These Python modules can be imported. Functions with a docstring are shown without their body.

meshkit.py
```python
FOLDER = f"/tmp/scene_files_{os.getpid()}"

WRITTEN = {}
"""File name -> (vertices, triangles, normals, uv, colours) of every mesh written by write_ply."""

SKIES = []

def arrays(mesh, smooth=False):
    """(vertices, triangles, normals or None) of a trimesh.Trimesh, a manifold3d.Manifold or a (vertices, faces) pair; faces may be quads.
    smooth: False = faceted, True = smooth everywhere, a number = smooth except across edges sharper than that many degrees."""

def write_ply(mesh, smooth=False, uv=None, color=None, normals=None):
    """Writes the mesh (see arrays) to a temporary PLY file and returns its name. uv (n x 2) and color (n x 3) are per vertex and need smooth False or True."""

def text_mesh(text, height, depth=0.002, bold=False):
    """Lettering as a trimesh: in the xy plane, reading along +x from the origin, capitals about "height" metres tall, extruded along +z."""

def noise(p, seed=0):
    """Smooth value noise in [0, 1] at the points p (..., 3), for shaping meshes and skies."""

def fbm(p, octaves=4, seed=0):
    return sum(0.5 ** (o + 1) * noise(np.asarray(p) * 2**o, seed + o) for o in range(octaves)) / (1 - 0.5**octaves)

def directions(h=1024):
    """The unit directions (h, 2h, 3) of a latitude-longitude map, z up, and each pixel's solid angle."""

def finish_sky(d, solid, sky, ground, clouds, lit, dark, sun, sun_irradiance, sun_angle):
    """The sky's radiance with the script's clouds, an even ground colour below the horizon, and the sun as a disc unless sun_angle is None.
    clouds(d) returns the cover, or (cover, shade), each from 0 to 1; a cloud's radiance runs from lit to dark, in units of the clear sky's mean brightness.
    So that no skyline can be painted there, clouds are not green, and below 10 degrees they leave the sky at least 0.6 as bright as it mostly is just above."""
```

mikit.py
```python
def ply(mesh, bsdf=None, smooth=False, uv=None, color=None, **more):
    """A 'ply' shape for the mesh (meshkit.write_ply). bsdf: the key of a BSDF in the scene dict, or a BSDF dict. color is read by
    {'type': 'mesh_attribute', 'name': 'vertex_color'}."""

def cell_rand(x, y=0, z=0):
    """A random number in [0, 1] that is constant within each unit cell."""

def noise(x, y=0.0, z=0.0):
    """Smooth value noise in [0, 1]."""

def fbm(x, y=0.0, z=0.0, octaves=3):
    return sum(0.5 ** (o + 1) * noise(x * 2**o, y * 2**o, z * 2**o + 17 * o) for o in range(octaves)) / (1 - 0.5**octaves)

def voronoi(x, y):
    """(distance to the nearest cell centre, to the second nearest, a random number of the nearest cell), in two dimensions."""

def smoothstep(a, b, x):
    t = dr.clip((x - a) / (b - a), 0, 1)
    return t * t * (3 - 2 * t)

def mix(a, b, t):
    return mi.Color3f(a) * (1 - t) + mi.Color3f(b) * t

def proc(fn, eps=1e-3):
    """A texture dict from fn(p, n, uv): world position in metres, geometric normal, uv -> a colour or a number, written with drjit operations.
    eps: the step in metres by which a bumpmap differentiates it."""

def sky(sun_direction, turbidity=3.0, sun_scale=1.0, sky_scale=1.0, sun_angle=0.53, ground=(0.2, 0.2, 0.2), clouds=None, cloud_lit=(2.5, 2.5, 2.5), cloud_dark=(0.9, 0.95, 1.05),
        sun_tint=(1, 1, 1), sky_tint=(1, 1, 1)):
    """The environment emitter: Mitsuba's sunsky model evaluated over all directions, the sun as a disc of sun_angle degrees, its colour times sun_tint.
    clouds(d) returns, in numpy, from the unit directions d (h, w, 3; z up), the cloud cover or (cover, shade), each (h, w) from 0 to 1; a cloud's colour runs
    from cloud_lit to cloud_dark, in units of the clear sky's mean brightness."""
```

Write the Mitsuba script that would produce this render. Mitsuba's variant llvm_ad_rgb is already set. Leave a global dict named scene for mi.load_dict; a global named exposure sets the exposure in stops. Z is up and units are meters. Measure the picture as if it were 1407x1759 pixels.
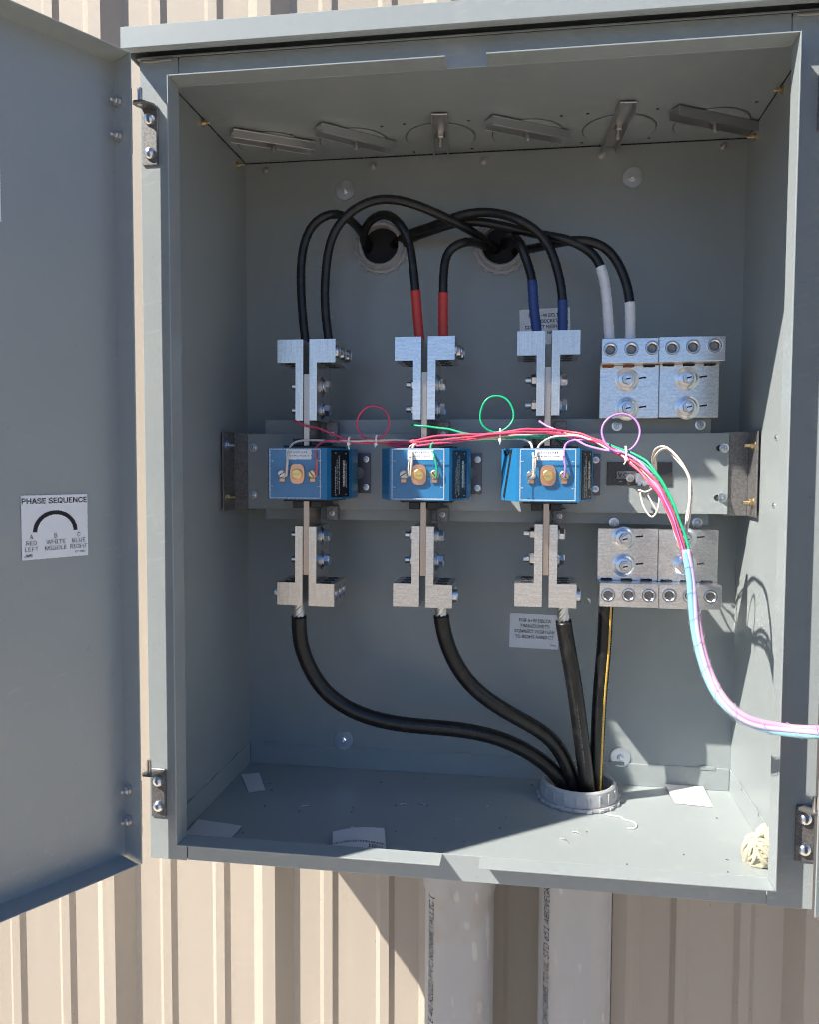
import math, numpy as np, trimesh, mitsuba as mi, drjit as dr, mikit, meshkit
from shapely.geometry import Polygon

# ---------------------------------------------------------------- camera, sky, exposure
T = mi.ScalarTransform4f
CAM = np.array([0.49195, -1.11253, 0.53779])
FWD = np.array([-0.146675, 0.987603, -0.055921])
scene, labels = {}, {}
scene['camera'] = {'type': 'perspective', 'fov': 52.868, 'fov_axis': 'x', 'near_clip': 0.01, 'far_clip': 300.0,
                   'to_world': T().look_at(origin=CAM.tolist(), target=(CAM + FWD).tolist(), up=[-0.01245, 0.05468, 0.99843])}
SUN = (-1.29, -1.0, 1.68)                                     # towards the sun: from the left, in front of the wall
scene['daylight'] = mikit.sky(SUN, turbidity=2.6, sun_scale=1.18, sky_scale=0.68, sun_tint=(0.98, 1.11, 1.34), sky_tint=(0.86, 0.97, 1.18), ground=(0.20, 0.18, 0.15))
exposure = 2.64

# ---------------------------------------------------------------- main sizes (metres): opening 0..W, 0..H at y = 0, wall towards +y
W, H, D, LIP, EX, EZ = 0.805, 1.0601, 0.3856, 0.0331, 0.0406, 0.0345
FX, FB, FT = 0.0565, -0.0386, 1.1000                          # frame overhang at the sides, frame bottom, frame top
WALL, RIB = 0.420, 0.032
rng = np.random.default_rng(7)

# ---------------------------------------------------------------- materials
def col(c): return {'type': 'rgb', 'value': list(map(float, c))}
def bsdf(key, base, rough=0.5, metal=0.0, spec=0.5, bump=None, coat=0.0):
    b = {'type': 'principled', 'base_color': base if isinstance(base, dict) else col(base), 'roughness': rough, 'metallic': metal, 'specular': spec, 'clearcoat': coat}
    if bump: b = {'type': 'bumpmap', 'tex': bump[0], 'scale': bump[1], 'b': b}
    scene[key] = {'type': 'twosided', 'b': b}
    return key
def paint_fn(p, n, uv):
    s = mikit.fbm(p.x * 9, p.y * 9, p.z * 9, 3)
    dust = mikit.smoothstep(0.62, 0.80, mikit.fbm(p.x * 38, p.y * 38, p.z * 21 + 5, 3))
    speck = mikit.smoothstep(0.945, 0.965, mikit.noise(p.x * 170, p.y * 170, p.z * 170))
    c = mikit.mix((0.232, 0.260, 0.266), (0.256, 0.283, 0.288), s)
    scuff = mikit.smoothstep(0.80, 0.86, mikit.noise(p.x * 34 + p.z * 21, p.y * 160, p.z * 170 - p.x * 40)) * mikit.smoothstep(0.5, 0.7, mikit.noise(p.x * 7, p.y * 7, p.z * 7 + 3))
    c = mikit.mix(mikit.mix(c, (0.32, 0.32, 0.305), 0.20 * dust), (0.14, 0.14, 0.135), 0.35 * speck)
    return mikit.mix(c, (0.38, 0.38, 0.375), 0.18 * scuff)
paint = bsdf('grey_paint', mikit.proc(paint_fn), 0.33, spec=0.5)
def siding_fn(p, n, uv):
    s = mikit.fbm(p.x * 6, p.y * 6, p.z * 2.2, 3)
    speck = mikit.smoothstep(0.955, 0.975, mikit.noise(p.x * 120, p.y * 120, p.z * 80))
    streak = mikit.smoothstep(0.55, 0.85, mikit.fbm(p.x * 60, p.y * 20, p.z * 2.5 + 9, 3))
    c = mikit.mix((0.312, 0.273, 0.226), (0.336, 0.297, 0.250), s)
    return mikit.mix(mikit.mix(c, (0.44, 0.37, 0.29), 0.18 * streak), (0.13, 0.10, 0.08), 0.55 * speck)
siding = bsdf('tan_siding', mikit.proc(siding_fn), 0.45, spec=0.35)
def alu_fn(p, n, uv):
    s = mikit.noise(p.x * 1150, p.y * 60, p.z * 30) * 0.45 + mikit.fbm(p.x * 420, p.y * 420, p.z * 420, 3) * 0.55
    return mikit.mix((0.46, 0.44, 0.415), (0.82, 0.785, 0.735), s)
alu = bsdf('milled_aluminium', mikit.proc(alu_fn), 0.28, metal=0.95)
def tin_fn(p, n, uv):
    s = mikit.noise(p.x * 60, p.y * 60, p.z * 1000) * 0.35 + mikit.fbm(p.x * 380, p.y * 380, p.z * 380, 3) * 0.65
    return mikit.mix((0.43, 0.43, 0.435), (0.88, 0.885, 0.895), s)
tin = bsdf('tinned_aluminium', mikit.proc(tin_fn), 0.25, metal=0.95)
bar_m = bsdf('tinned_copper', (0.46, 0.385, 0.33), 0.28, metal=0.9)
zinc = bsdf('zinc', (0.66, 0.69, 0.74), 0.24, metal=1.0)
zinc_gold = bsdf('yellow_zinc', (0.66, 0.52, 0.30), 0.32, metal=1.0)
dull_steel = bsdf('dull_steel', (0.55, 0.54, 0.53), 0.26, metal=0.9)
def galv_fn(p, n, uv):
    a, b, r = mikit.voronoi(p.x * 420 + p.y * 260, p.z * 420)
    return mikit.mix((0.13, 0.128, 0.130), (0.245, 0.238, 0.235), r * 0.7 + 0.3 * mikit.noise(p.x * 500, p.y * 500, p.z * 500))
galv = bsdf('galvanised', mikit.proc(galv_fn), 0.42, metal=0.6)
dark_channel = bsdf('dark_zinc_channel', (0.50, 0.51, 0.52), 0.34, metal=0.85)
def rubber_fn(p, n, uv):
    s = mikit.fbm(p.x * 120, p.y * 120, p.z * 60, 3)
    return mikit.mix((0.006, 0.006, 0.0065), (0.016, 0.0155, 0.015), mikit.smoothstep(0.45, 0.8, s))
black = bsdf('black_insulation', mikit.proc(rubber_fn), 0.36, spec=0.5)
black_plastic = bsdf('black_plastic', (0.012, 0.012, 0.013), 0.38)
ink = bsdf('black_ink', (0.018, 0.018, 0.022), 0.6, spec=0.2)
grey_ink = bsdf('grey_ink', (0.13, 0.13, 0.15), 0.6, spec=0.2)
legend_ink = bsdf('legend_ink', (0.075, 0.075, 0.072), 0.6, spec=0.2)
white_ink = bsdf('white_ink', (0.55, 0.56, 0.55), 0.6, spec=0.2)
socket_m = bsdf('painted_socket_shade', (0.22, 0.21, 0.20), 0.35, metal=0.8)  # set-screw hollows coloured dark in place of their shade
rust = bsdf('rust', (0.22, 0.075, 0.030), 0.8, spec=0.2)
foot_m = bsdf('dark_foot', (0.10, 0.10, 0.115), 0.35, metal=0.6)
groove_m = bsdf('groove_shadow_gap', (0.10, 0.105, 0.10), 0.6)
dark_plate = bsdf('dark_plate', (0.045, 0.045, 0.048), 0.45)
green_ink = bsdf('green_ink', (0.10, 0.30, 0.08), 0.6, spec=0.2)
yellow = bsdf('yellow_stripe', (0.62, 0.38, 0.06), 0.45)
red_tape = bsdf('red_tape', (0.52, 0.045, 0.035), 0.42)
blue_tape = bsdf('blue_tape', (0.022, 0.055, 0.20), 0.42)
white_tape = bsdf('white_tape', (0.66, 0.68, 0.72), 0.45)
ct_blue = bsdf('blue_epoxy', (0.018, 0.155, 0.345), 0.28, spec=0.5)
sticker_m = bsdf('white_vinyl', (0.66, 0.68, 0.72), 0.45)
paper = bsdf('paper', (0.52, 0.52, 0.52), 0.8, spec=0.2)
red_w = bsdf('red_wire_jacket', (0.60, 0.065, 0.130), 0.38)
green_w = bsdf('green_wire_jacket', (0.010, 0.36, 0.17), 0.38)
white_w = bsdf('white_wire_jacket', (0.62, 0.54, 0.47), 0.40)
purple_w = bsdf('purple_wire_jacket', (0.40, 0.20, 0.52), 0.38)
cyan_w = bsdf('cyan_wire_jacket', (0.20, 0.42, 0.50), 0.34)
pink_w = bsdf('pink_wire_jacket', (0.50, 0.26, 0.37), 0.34)
nylon = bsdf('nylon', (0.78, 0.76, 0.72), 0.40)
brass = bsdf('brass', (0.80, 0.56, 0.22), 0.30, metal=0.9)
copper = bsdf('copper', (0.74, 0.40, 0.24), 0.34, metal=0.9)
strand = bsdf('bare_strand', (0.86, 0.82, 0.76), 0.30, metal=0.9)
def pvc_fn(p, n, uv):
    s = mikit.fbm(p.x * 26, p.y * 26, p.z * 5, 4)
    scuff = mikit.smoothstep(0.66, 0.76, mikit.fbm(p.x * 90 + p.z * 8, p.y * 90, p.z * 20, 3))
    dirt = mikit.smoothstep(0.60, 0.80, mikit.fbm(p.x * 22, p.y * 22, p.z * 9 + 40, 4))
    c = mikit.mix((0.315, 0.310, 0.303), (0.365, 0.360, 0.352), s)
    return mikit.mix(mikit.mix(c, (0.50, 0.49, 0.48), 0.5 * scuff), (0.30, 0.23, 0.17), 0.40 * dirt)
pvc = bsdf('grey_pvc', mikit.proc(pvc_fn), 0.48, spec=0.4)
bush_m = bsdf('grey_bushing', (0.34, 0.343, 0.355), 0.42)
putty = bsdf('cream_putty', (0.44, 0.41, 0.31), 0.8, spec=0.2)
caulk = bsdf('grey_caulk', (0.30, 0.29, 0.27), 0.6)
rim_m = bsdf('clear_plastic_edge', (0.36, 0.42, 0.48), 0.25)
clear = 'clear_plastic'
scene[clear] = {'type': 'thindielectric', 'int_ior': 1.30, 'ext_ior': 1.0}
def soil_fn(p, n, uv):
    s = mikit.fbm(p.x * 3, p.y * 3, 0.0, 4); g = mikit.noise(p.x * 60, p.y * 60, 0.0)
    return mikit.mix((0.19, 0.165, 0.13), (0.29, 0.25, 0.205), 0.6 * s + 0.4 * g)
soil = bsdf('gravel_soil', mikit.proc(soil_fn), 0.9, spec=0.2)

# ---------------------------------------------------------------- scene helpers
def num(key):
    k, i = key, 0
    while k in scene or k in labels: i += 1; k = f'{key}_{i:03d}'
    return k
def thing(name, label, cat, group=None, kind=None):
    k = num(name); labels[k] = {'label': label, 'category': cat}
    if group: labels[k]['group'] = group
    if kind: labels[k]['kind'] = kind
    return k
def part(parent, name, mesh, mat, smooth=35, label=None, kind=None, **kw):
    k = num(parent + '__' + name); scene[k] = mikit.ply(mesh, mat, smooth, **kw)
    if label or kind: labels[k] = {}
    if label: labels[k]['label'] = label
    if kind: labels[k]['kind'] = kind
    return k
def single(name, label, cat, mesh, mat, smooth=35, group=None):
    k = num(name); scene[k] = mikit.ply(mesh, mat, smooth); labels[k] = {'label': label, 'category': cat}
    if group: labels[k]['group'] = group
    return k
def structure(name, mesh, mat, label):
    scene[name] = mikit.ply(mesh, mat, False); labels[name] = {'kind': 'structure', 'label': label}

# ---------------------------------------------------------------- mesh helpers
cat = trimesh.util.concatenate
def box(x0, x1, y0, y1, z0, z1, c=0.0006):
    c = min(c, 0.45 * (x1 - x0), 0.45 * (y1 - y0), 0.45 * (z1 - z0)); P = []
    for i, x in enumerate((x0, x1)):
        for j, y in enumerate((y0, y1)):
            for k, z in enumerate((z0, z1)):
                sx, sy, sz = (c if not q else -c for q in (i, j, k))
                P += [(x + sx, y + sy, z), (x + sx, y, z + sz), (x, y + sy, z + sz)]
    return trimesh.convex.convex_hull(np.array(P))
def basis(d):
    d = np.asarray(d, float); d = d / np.linalg.norm(d)
    a = np.cross(d, [0, 0, 1] if abs(d[2]) < 0.9 else [1, 0, 0]); a /= np.linalg.norm(a)
    return d, a, np.cross(d, a)
def lathe(prof, p0, d, n=24, phase=0.0):
    """prof: (radius, height along d) from p0; radius 0 at an end closes it."""
    d, a, b = basis(d); ang = np.arange(n) * 2 * np.pi / n + phase; V, F = [], []
    for r, h in prof: V += [np.asarray(p0) + d * h + r * (np.cos(t) * a + np.sin(t) * b) for t in ang]
    for i in range(len(prof) - 1):
        for j in range(n):
            q = (i * n + j, i * n + (j + 1) % n, (i + 1) * n + (j + 1) % n, (i + 1) * n + j); F += [(q[0], q[1], q[2]), (q[0], q[2], q[3])]
    m = trimesh.Trimesh(np.array(V), np.array(F), process=False); m.merge_vertices(); m.update_faces(m.nondegenerate_faces()); m.fix_normals()
    return m
def cyl(p0, p1, r, n=24, c=0.0006):
    h = np.linalg.norm(np.subtract(p1, p0)); c = min(c, r * .4, h * .4)
    return lathe([(0, 0), (r - c, 0), (r, c), (r, h - c), (r - c, h), (0, h)], p0, np.subtract(p1, p0), n)
def hexa(p0, d, r, h, phase=0.3):
    return lathe([(0, 0), (r, 0), (r, h * .8), (r * .86, h), (0, h)], p0, d, 6, phase)
def spl(pts, n=8):
    from scipy.interpolate import CubicSpline
    P = np.array(pts, float); t = np.r_[0, np.cumsum(np.linalg.norm(np.diff(P, axis=0), axis=1) ** 0.6)]
    return CubicSpline(t, P, bc_type='natural')(np.linspace(0, t[-1], n * (len(P) - 1) + 1))
def frames(P):
    t = np.gradient(P, axis=0); t /= np.linalg.norm(t, axis=1, keepdims=True); _, a, _ = basis(t[0]); A = []
    for k in range(len(P)):
        a = a - t[k] * (a @ t[k]); a /= np.linalg.norm(a); A.append(a.copy())
    A = np.array(A); return t, A, np.cross(t, A)
def tube(P, r, n=14, caps=True):
    P = np.asarray(P, float); r = np.broadcast_to(r, (len(P),)); t, A, B = frames(P); ang = np.arange(n) * 2 * np.pi / n
    V = (P[:, None] + r[:, None, None] * (np.cos(ang)[None, :, None] * A[:, None] + np.sin(ang)[None, :, None] * B[:, None])).reshape(-1, 3)
    i, j = np.meshgrid(np.arange(len(P) - 1), np.arange(n), indexing='ij')
    q = np.stack([i * n + j, i * n + (j + 1) % n, (i + 1) * n + (j + 1) % n, (i + 1) * n + j], -1).reshape(-1, 4)
    F = [np.vstack([q[:, [0, 1, 2]], q[:, [0, 2, 3]]])]
    if caps:
        V = np.vstack([V, P[:1], P[-1:]]); k = np.arange(n); L = len(P) * n
        F += [np.stack([k * 0 + L, (k + 1) % n, k], 1), np.stack([k * 0 + L + 1, k + L - n, (k + 1) % n + L - n], 1)]
    return trimesh.Trimesh(V, np.vstack(F), process=False)
def helix(P, off, turns, phase=0.0):
    """a strand winding round the path P at the distance off"""
    t, A, B = frames(np.asarray(P, float)); s = np.linspace(0, 1, len(P)) * turns * 2 * np.pi + phase
    return P + off * (np.cos(s)[:, None] * A + np.sin(s)[:, None] * B)
def drilled(m, pts, d, r, depth):
    for p in pts:
        q = trimesh.creation.cylinder(r, depth * 2, sections=26); q.apply_transform(trimesh.geometry.align_vectors([0, 0, 1], np.asarray(d, float))); q.apply_translation(p)
        m = trimesh.boolean.difference([m, q], engine='manifold')
    return m
def prism_z(poly, z0, z1):
    m = trimesh.creation.extrude_polygon(Polygon(poly), z1 - z0); m.apply_translation([0, 0, z0]); return m
def prism_y(poly_xz, y0, y1):
    m = trimesh.creation.extrude_polygon(Polygon(poly_xz), y1 - y0); v = np.array(m.vertices)
    m2 = trimesh.Trimesh(np.stack([v[:, 0], v[:, 2] + y0, v[:, 1]], 1), m.faces[:, ::-1], process=False); return m2
def place(m, o, ux, uy, uz):
    m = m.copy(); v = np.array(m.vertices); m.vertices = np.asarray(o) + v[:, :1] * np.asarray(ux) + v[:, 1:2] * np.asarray(uy) + v[:, 2:] * np.asarray(uz); return m
def text_at(s, h, o, ux, uy, uz, bold=False, center=False, squeeze=1.0, t=0.00025):
    m = meshkit.text_mesh(s, h, t, bold); b = m.bounds
    m.vertices = (np.array(m.vertices) - [(b[0, 0] + b[1, 0]) / 2 if center else b[0, 0], 0, 0]) * [squeeze, 1, 1]
    return place(m, o, ux, uy, uz)
XA, YA, ZA = np.eye(3)
def rot_y(m, deg, about):
    m.apply_transform(trimesh.transformations.rotation_matrix(math.radians(deg), [0, 1, 0], about)); return m

def wavy(m, axis, amp=0.0007, seed=0, L=0.035):
    m = trimesh.Trimesh(np.array(m.vertices), np.array(m.faces)).subdivide_to_size(L); v = np.array(m.vertices); k = v.copy(); k[:, axis] = 0
    v[:, axis] += amp * (meshkit.fbm(k * 3.6 + seed, 3, seed) * 2 - 1); m.vertices = v; return m
# ================================================================ ground and wall
g = box(-40, 40, -60, 8, -1.45, -1.25, 0)
structure('ground', g, soil, 'tan gravel and packed soil ground in front of the wall')
def slab_fn(p, n, uv):
    s_ = mikit.fbm(p.x * 5, p.y * 5, 0.0, 4); g_ = mikit.noise(p.x * 140, p.y * 140, 0.0)
    return mikit.mix((0.44, 0.39, 0.32), (0.58, 0.52, 0.44), 0.65 * s_ + 0.35 * g_)
slab = bsdf('bounce_concrete', mikit.proc(slab_fn), 0.85, spec=0.2)
structure('bounce_slab', box(-9, 9, -1.35, 0.44, -1.30, -1.215, .01), slab, 'unseen pale concrete slab added at the wall foot to bounce light')  # out of view, added to throw light onto the shaded wall
wall = thing('metal_wall', 'tan ribbed metal siding wall behind the open grey cabinet', 'wall')
def rib_profile(k0, n):
    pts, PER = [], 0.333
    for k in range(k0, k0 + n):
        o = k * PER; b = WALL
        for x, y in ((-0.0460, b), (-0.0180, b - RIB), (0.0075, b - RIB), (0.0355, b),
                     (0.0890, b), (0.0985, b - .008), (0.1160, b - .008), (0.1255, b), (0.2010, b), (0.2105, b - .008), (0.2280, b - .008), (0.2375, b)): pts.append((o + x, y))
    pts.append(((k0 + n) * PER - 0.0460, WALL)); return pts
for k0 in range(-12, 15, 3):
    pr = rib_profile(k0, 3); th = 0.0012
    pr[0] = (pr[0][0] - 0.0, pr[0][1])
    poly = pr + [(x, y + th) for x, y in pr[::-1]]
    part(wall, 'panel', prism_z(poly, -1.25, 2.6), siding, False)
# ================================================================ cabinet shell
cab = thing('electrical_cabinet', 'open grey steel electrical cabinet with two doors mounted on the tan ribbed wall', 'cabinet')
t2 = 0.002
hole = lambda x0, x1, y0, y1, z0, z1, **k: box(x0, x1, y0, y1, z0, z1, **k)
BK = [(0.2155, 0.3856, 0.9342), (0.4335, 0.3856, 0.9267)]                             # conduit openings in the back
def plate_with_holes(poly, holes, th, seg=40):
    from shapely.geometry import Point
    s = Polygon(poly)
    for (x, y, r) in holes: s = s.difference(Point(x, y).buffer(r, seg))
    return trimesh.creation.extrude_polygon(s, th)
bp = plate_with_holes([(-EX, -EZ), (W + EX, -EZ), (W + EX, H + EZ), (-EX, H + EZ)], [(c[0], c[2], 0.038) for c in BK], t2)
bp = place(bp, (0, D, 0), XA, ZA, YA)
part(cab, 'back_panel', wavy(bp, 1, .0009, 1), paint, 20)
part(cab, 'side_panel', wavy(box(-EX - t2, -EX, 0.0025, D + t2, -EZ - t2, H + EZ + t2), 0, .0006, 2), paint, 20)
part(cab, 'side_panel', wavy(box(W + EX, W + EX + t2, 0.0025, D + t2, -EZ - t2, H + EZ + t2), 0, .0006, 3), paint, 20)
part(cab, 'top_panel', box(-EX, W + EX, 0.0025, D + t2, H + EZ + .0002, H + EZ + .0002 + t2), paint, 20)
FC = (0.5790, 0.3150)                                         # floor conduit
fp = plate_with_holes([(-EX + .0004, 0.0025), (W + EX - .0004, 0.0025), (W + EX - .0004, D - .0004), (-EX + .0004, D - .0004)], [(FC[0], FC[1], 0.056)], t2)
fp.apply_translation([0, 0, -EZ - t2]); part(cab, 'floor_panel', fp, paint, 20)
# frame: stiles run through, rails butt between them
part(cab, 'frame_stile', box(-FX, -0.0002, 0, 0.002, FB, FT), paint, 20)
part(cab, 'frame_stile', box(W + .0002, W + FX, 0, 0.002, FB, FT), paint, 20)
part(cab, 'frame_rail', box(0.0012, W - .0012, 0.0003, 0.0022, FB + .001, -0.0002), paint, 20)
part(cab, 'frame_rail', box(0.0012, W - .0012, 0.0003, 0.0022, H + .0002, FT), paint, 20)
NX0, NX1 = 0.3755, 0.4280
part(cab, 'lip', box(-0.0018, 0, -LIP, -0.0002, -0.0018, H + .0018, .0004), paint, 20)
part(cab, 'lip', box(W, W + .0018, -LIP, -0.0002, -0.0018, H + .0018, .0004), paint, 20)
for z0, z1 in ((-0.0018, 0.0), (H, H + .0018)):
    part(cab, 'lip', box(0.0002, NX0, -LIP + .0003, -0.0002, z0, z1, .0004), paint, 20)
    part(cab, 'lip', box(NX1, W - .0002, -LIP + .0003, -0.0002, z0, z1, .0004), paint, 20)
# hood
hx0, hx1, hy, hz0, hz1 = -0.0650, W + 0.0650, -0.0380, 1.0975, 1.1260
hood = cat([box(hx0, hx1, hy, hy + .002, hz0, hz1, .0007), box(hx0, hx1, hy + .0022, hy + .014, hz0, hz0 + .0015),
            box(hx0, hx0 + .002, hy + .0022, D + .004, hz0, hz1), box(hx1 - .002, hx1, hy + .0022, D + .004, hz0, hz1),
            place(prism_z([(hy + .001, hz1 - .002), (D + .004, hz1 + .012), (D + .004, hz1 + .010), (hy + .001, hz1 - .004)], hx0 + .0003, hx1 - .0003), (0, 0, 0), YA, ZA, XA)])
part(cab, 'hood', hood, paint, 20)
part(cab, 'hood_soffit', box(hx0 + .003, hx1 - .003, 0.0006, D, FT + .0012, FT + .004), paint, 20)
part(cab, 'caulk_bead', tube(spl([(-.050, -.001, 1.0965), (-.035, -.002, 1.095), (-.022, -.0015, 1.0962), (-.008, -.001, 1.0968)]), 0.0016, 8), caulk, True)
part(cab, 'caulk_bead', tube(spl([(W + .004, -.001, 1.0965), (W + .018, -.002, 1.0955), (W + .03, -.0015, 1.0962), (W + .05, -.001, 1.0968)]), 0.0018, 8), caulk, True)
# open joint lines between the folded sheets
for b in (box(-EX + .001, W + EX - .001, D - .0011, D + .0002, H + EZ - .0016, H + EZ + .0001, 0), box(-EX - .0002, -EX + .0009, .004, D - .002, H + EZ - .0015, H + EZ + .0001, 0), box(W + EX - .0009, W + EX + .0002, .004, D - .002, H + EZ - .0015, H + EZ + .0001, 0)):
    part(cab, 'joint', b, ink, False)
# upturned floor flanges with their weld tabs
part(cab, 'floor_flange', box(-EX + .002, W + EX - .002, D - .0020, D + .0004, -EZ + .0003, 0.0055), paint, 20)
part(cab, 'floor_flange', box(-EX - .0004, -EX + .0018, 0.004, D - .003, -EZ + .0003, 0.0055), paint, 20)
part(cab, 'floor_flange', box(W + EX - .0018, W + EX + .0004, 0.004, D - .003, -EZ + .0003, 0.0055), paint, 20)
for x in (0.0077, 0.1954, 0.3734, 0.6501, 0.8064):
    part(cab, 'weld_tab', box(x - .013, x + .013, D - .0036, D - .0018, 0.0015, 0.0085, .0016), paint, 40)
for y in (0.10, 0.21, 0.31):
    part(cab, 'weld_tab', box(W + EX - .0034, W + EX - .0018, y - .015, y + .015, 0.001, 0.0075, .0014), paint, 40)
    part(cab, 'weld_tab', box(-EX + .0018, -EX + .0034, y - .015, y + .015, 0.001, 0.0075, .0014), paint, 40)
# fender washers in the corners of the back panel
for c in ((0.1483, 0.3856, 1.0378), (0.6580, 0.3856, 1.0372), (0.1449, 0.3856, 0.0193), (0.6559, 0.3856, 0.0159)):
    c = np.array(c); w = part(cab, 'washer', lathe([(0, 0), (.0175, 0), (.0180, .0008), (.0172, .0020), (.0060, .0024), (0, .0024)], c - [0, .0001, 0], -YA, 32), zinc, 40)
    part(w, 'bolt', cat([hexa(c - [0, .0024, 0], -YA, .0062, .004), cyl(c - [0, .0064, 0], c - [0, .011, 0], .0032, 12)]), zinc, 30)
def dome(p, d, r=.0082):
    return lathe([(0, 0), (r, 0), (r, r * .15), (r * .93, r * .37), (r * .70, r * .61), (r * .35, r * .76), (0, r * .79)], p, d, 24)
# small screws along the top seams
def screw(p, d, r=.0048, mat=dull_steel):
    p = np.array(p); d = np.array(d, float)
    return cat([lathe([(0, 0), (r * 1.35, 0), (r * 1.4, .0012), (r, .0016), (0, .0016)], p, d, 18), hexa(p + d * .0016, d, r * .95, .0045), lathe([(r * .55, 0), (r * .55, .006), (r * .3, .008), (0, .008)], p + d * .005, d, 10)])
for c in ((-0.0012, 0.3856, 1.0802), (0.2001, 0.3856, 1.0789), (0.4010, 0.3856, 1.0784), (0.6051, 0.3856, 1.0783), (0.8075, 0.3856, 1.0818)): part(cab, 'screw', screw(c, -YA), dull_steel, 35)
for q in ((-0.0406, 0.1817, 1.0866), (-0.0406, 0.3403, 1.0765)): part(cab, 'screw', screw(q, XA, .0044), zinc_gold, 35)
for q in ((0.8456, 0.1650, 0.5812), (0.8456, 0.1668, 0.4820)): part(cab, 'screw', dome(np.array(q) + XA * .0002, -XA, .0036), zinc, 35)
for q in ((0.8456, 0.1834, 1.0852), (0.8456, 0.3309, 1.0751)): part(cab, 'screw', screw(q, -XA, .0044), zinc_gold, 35)
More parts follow.
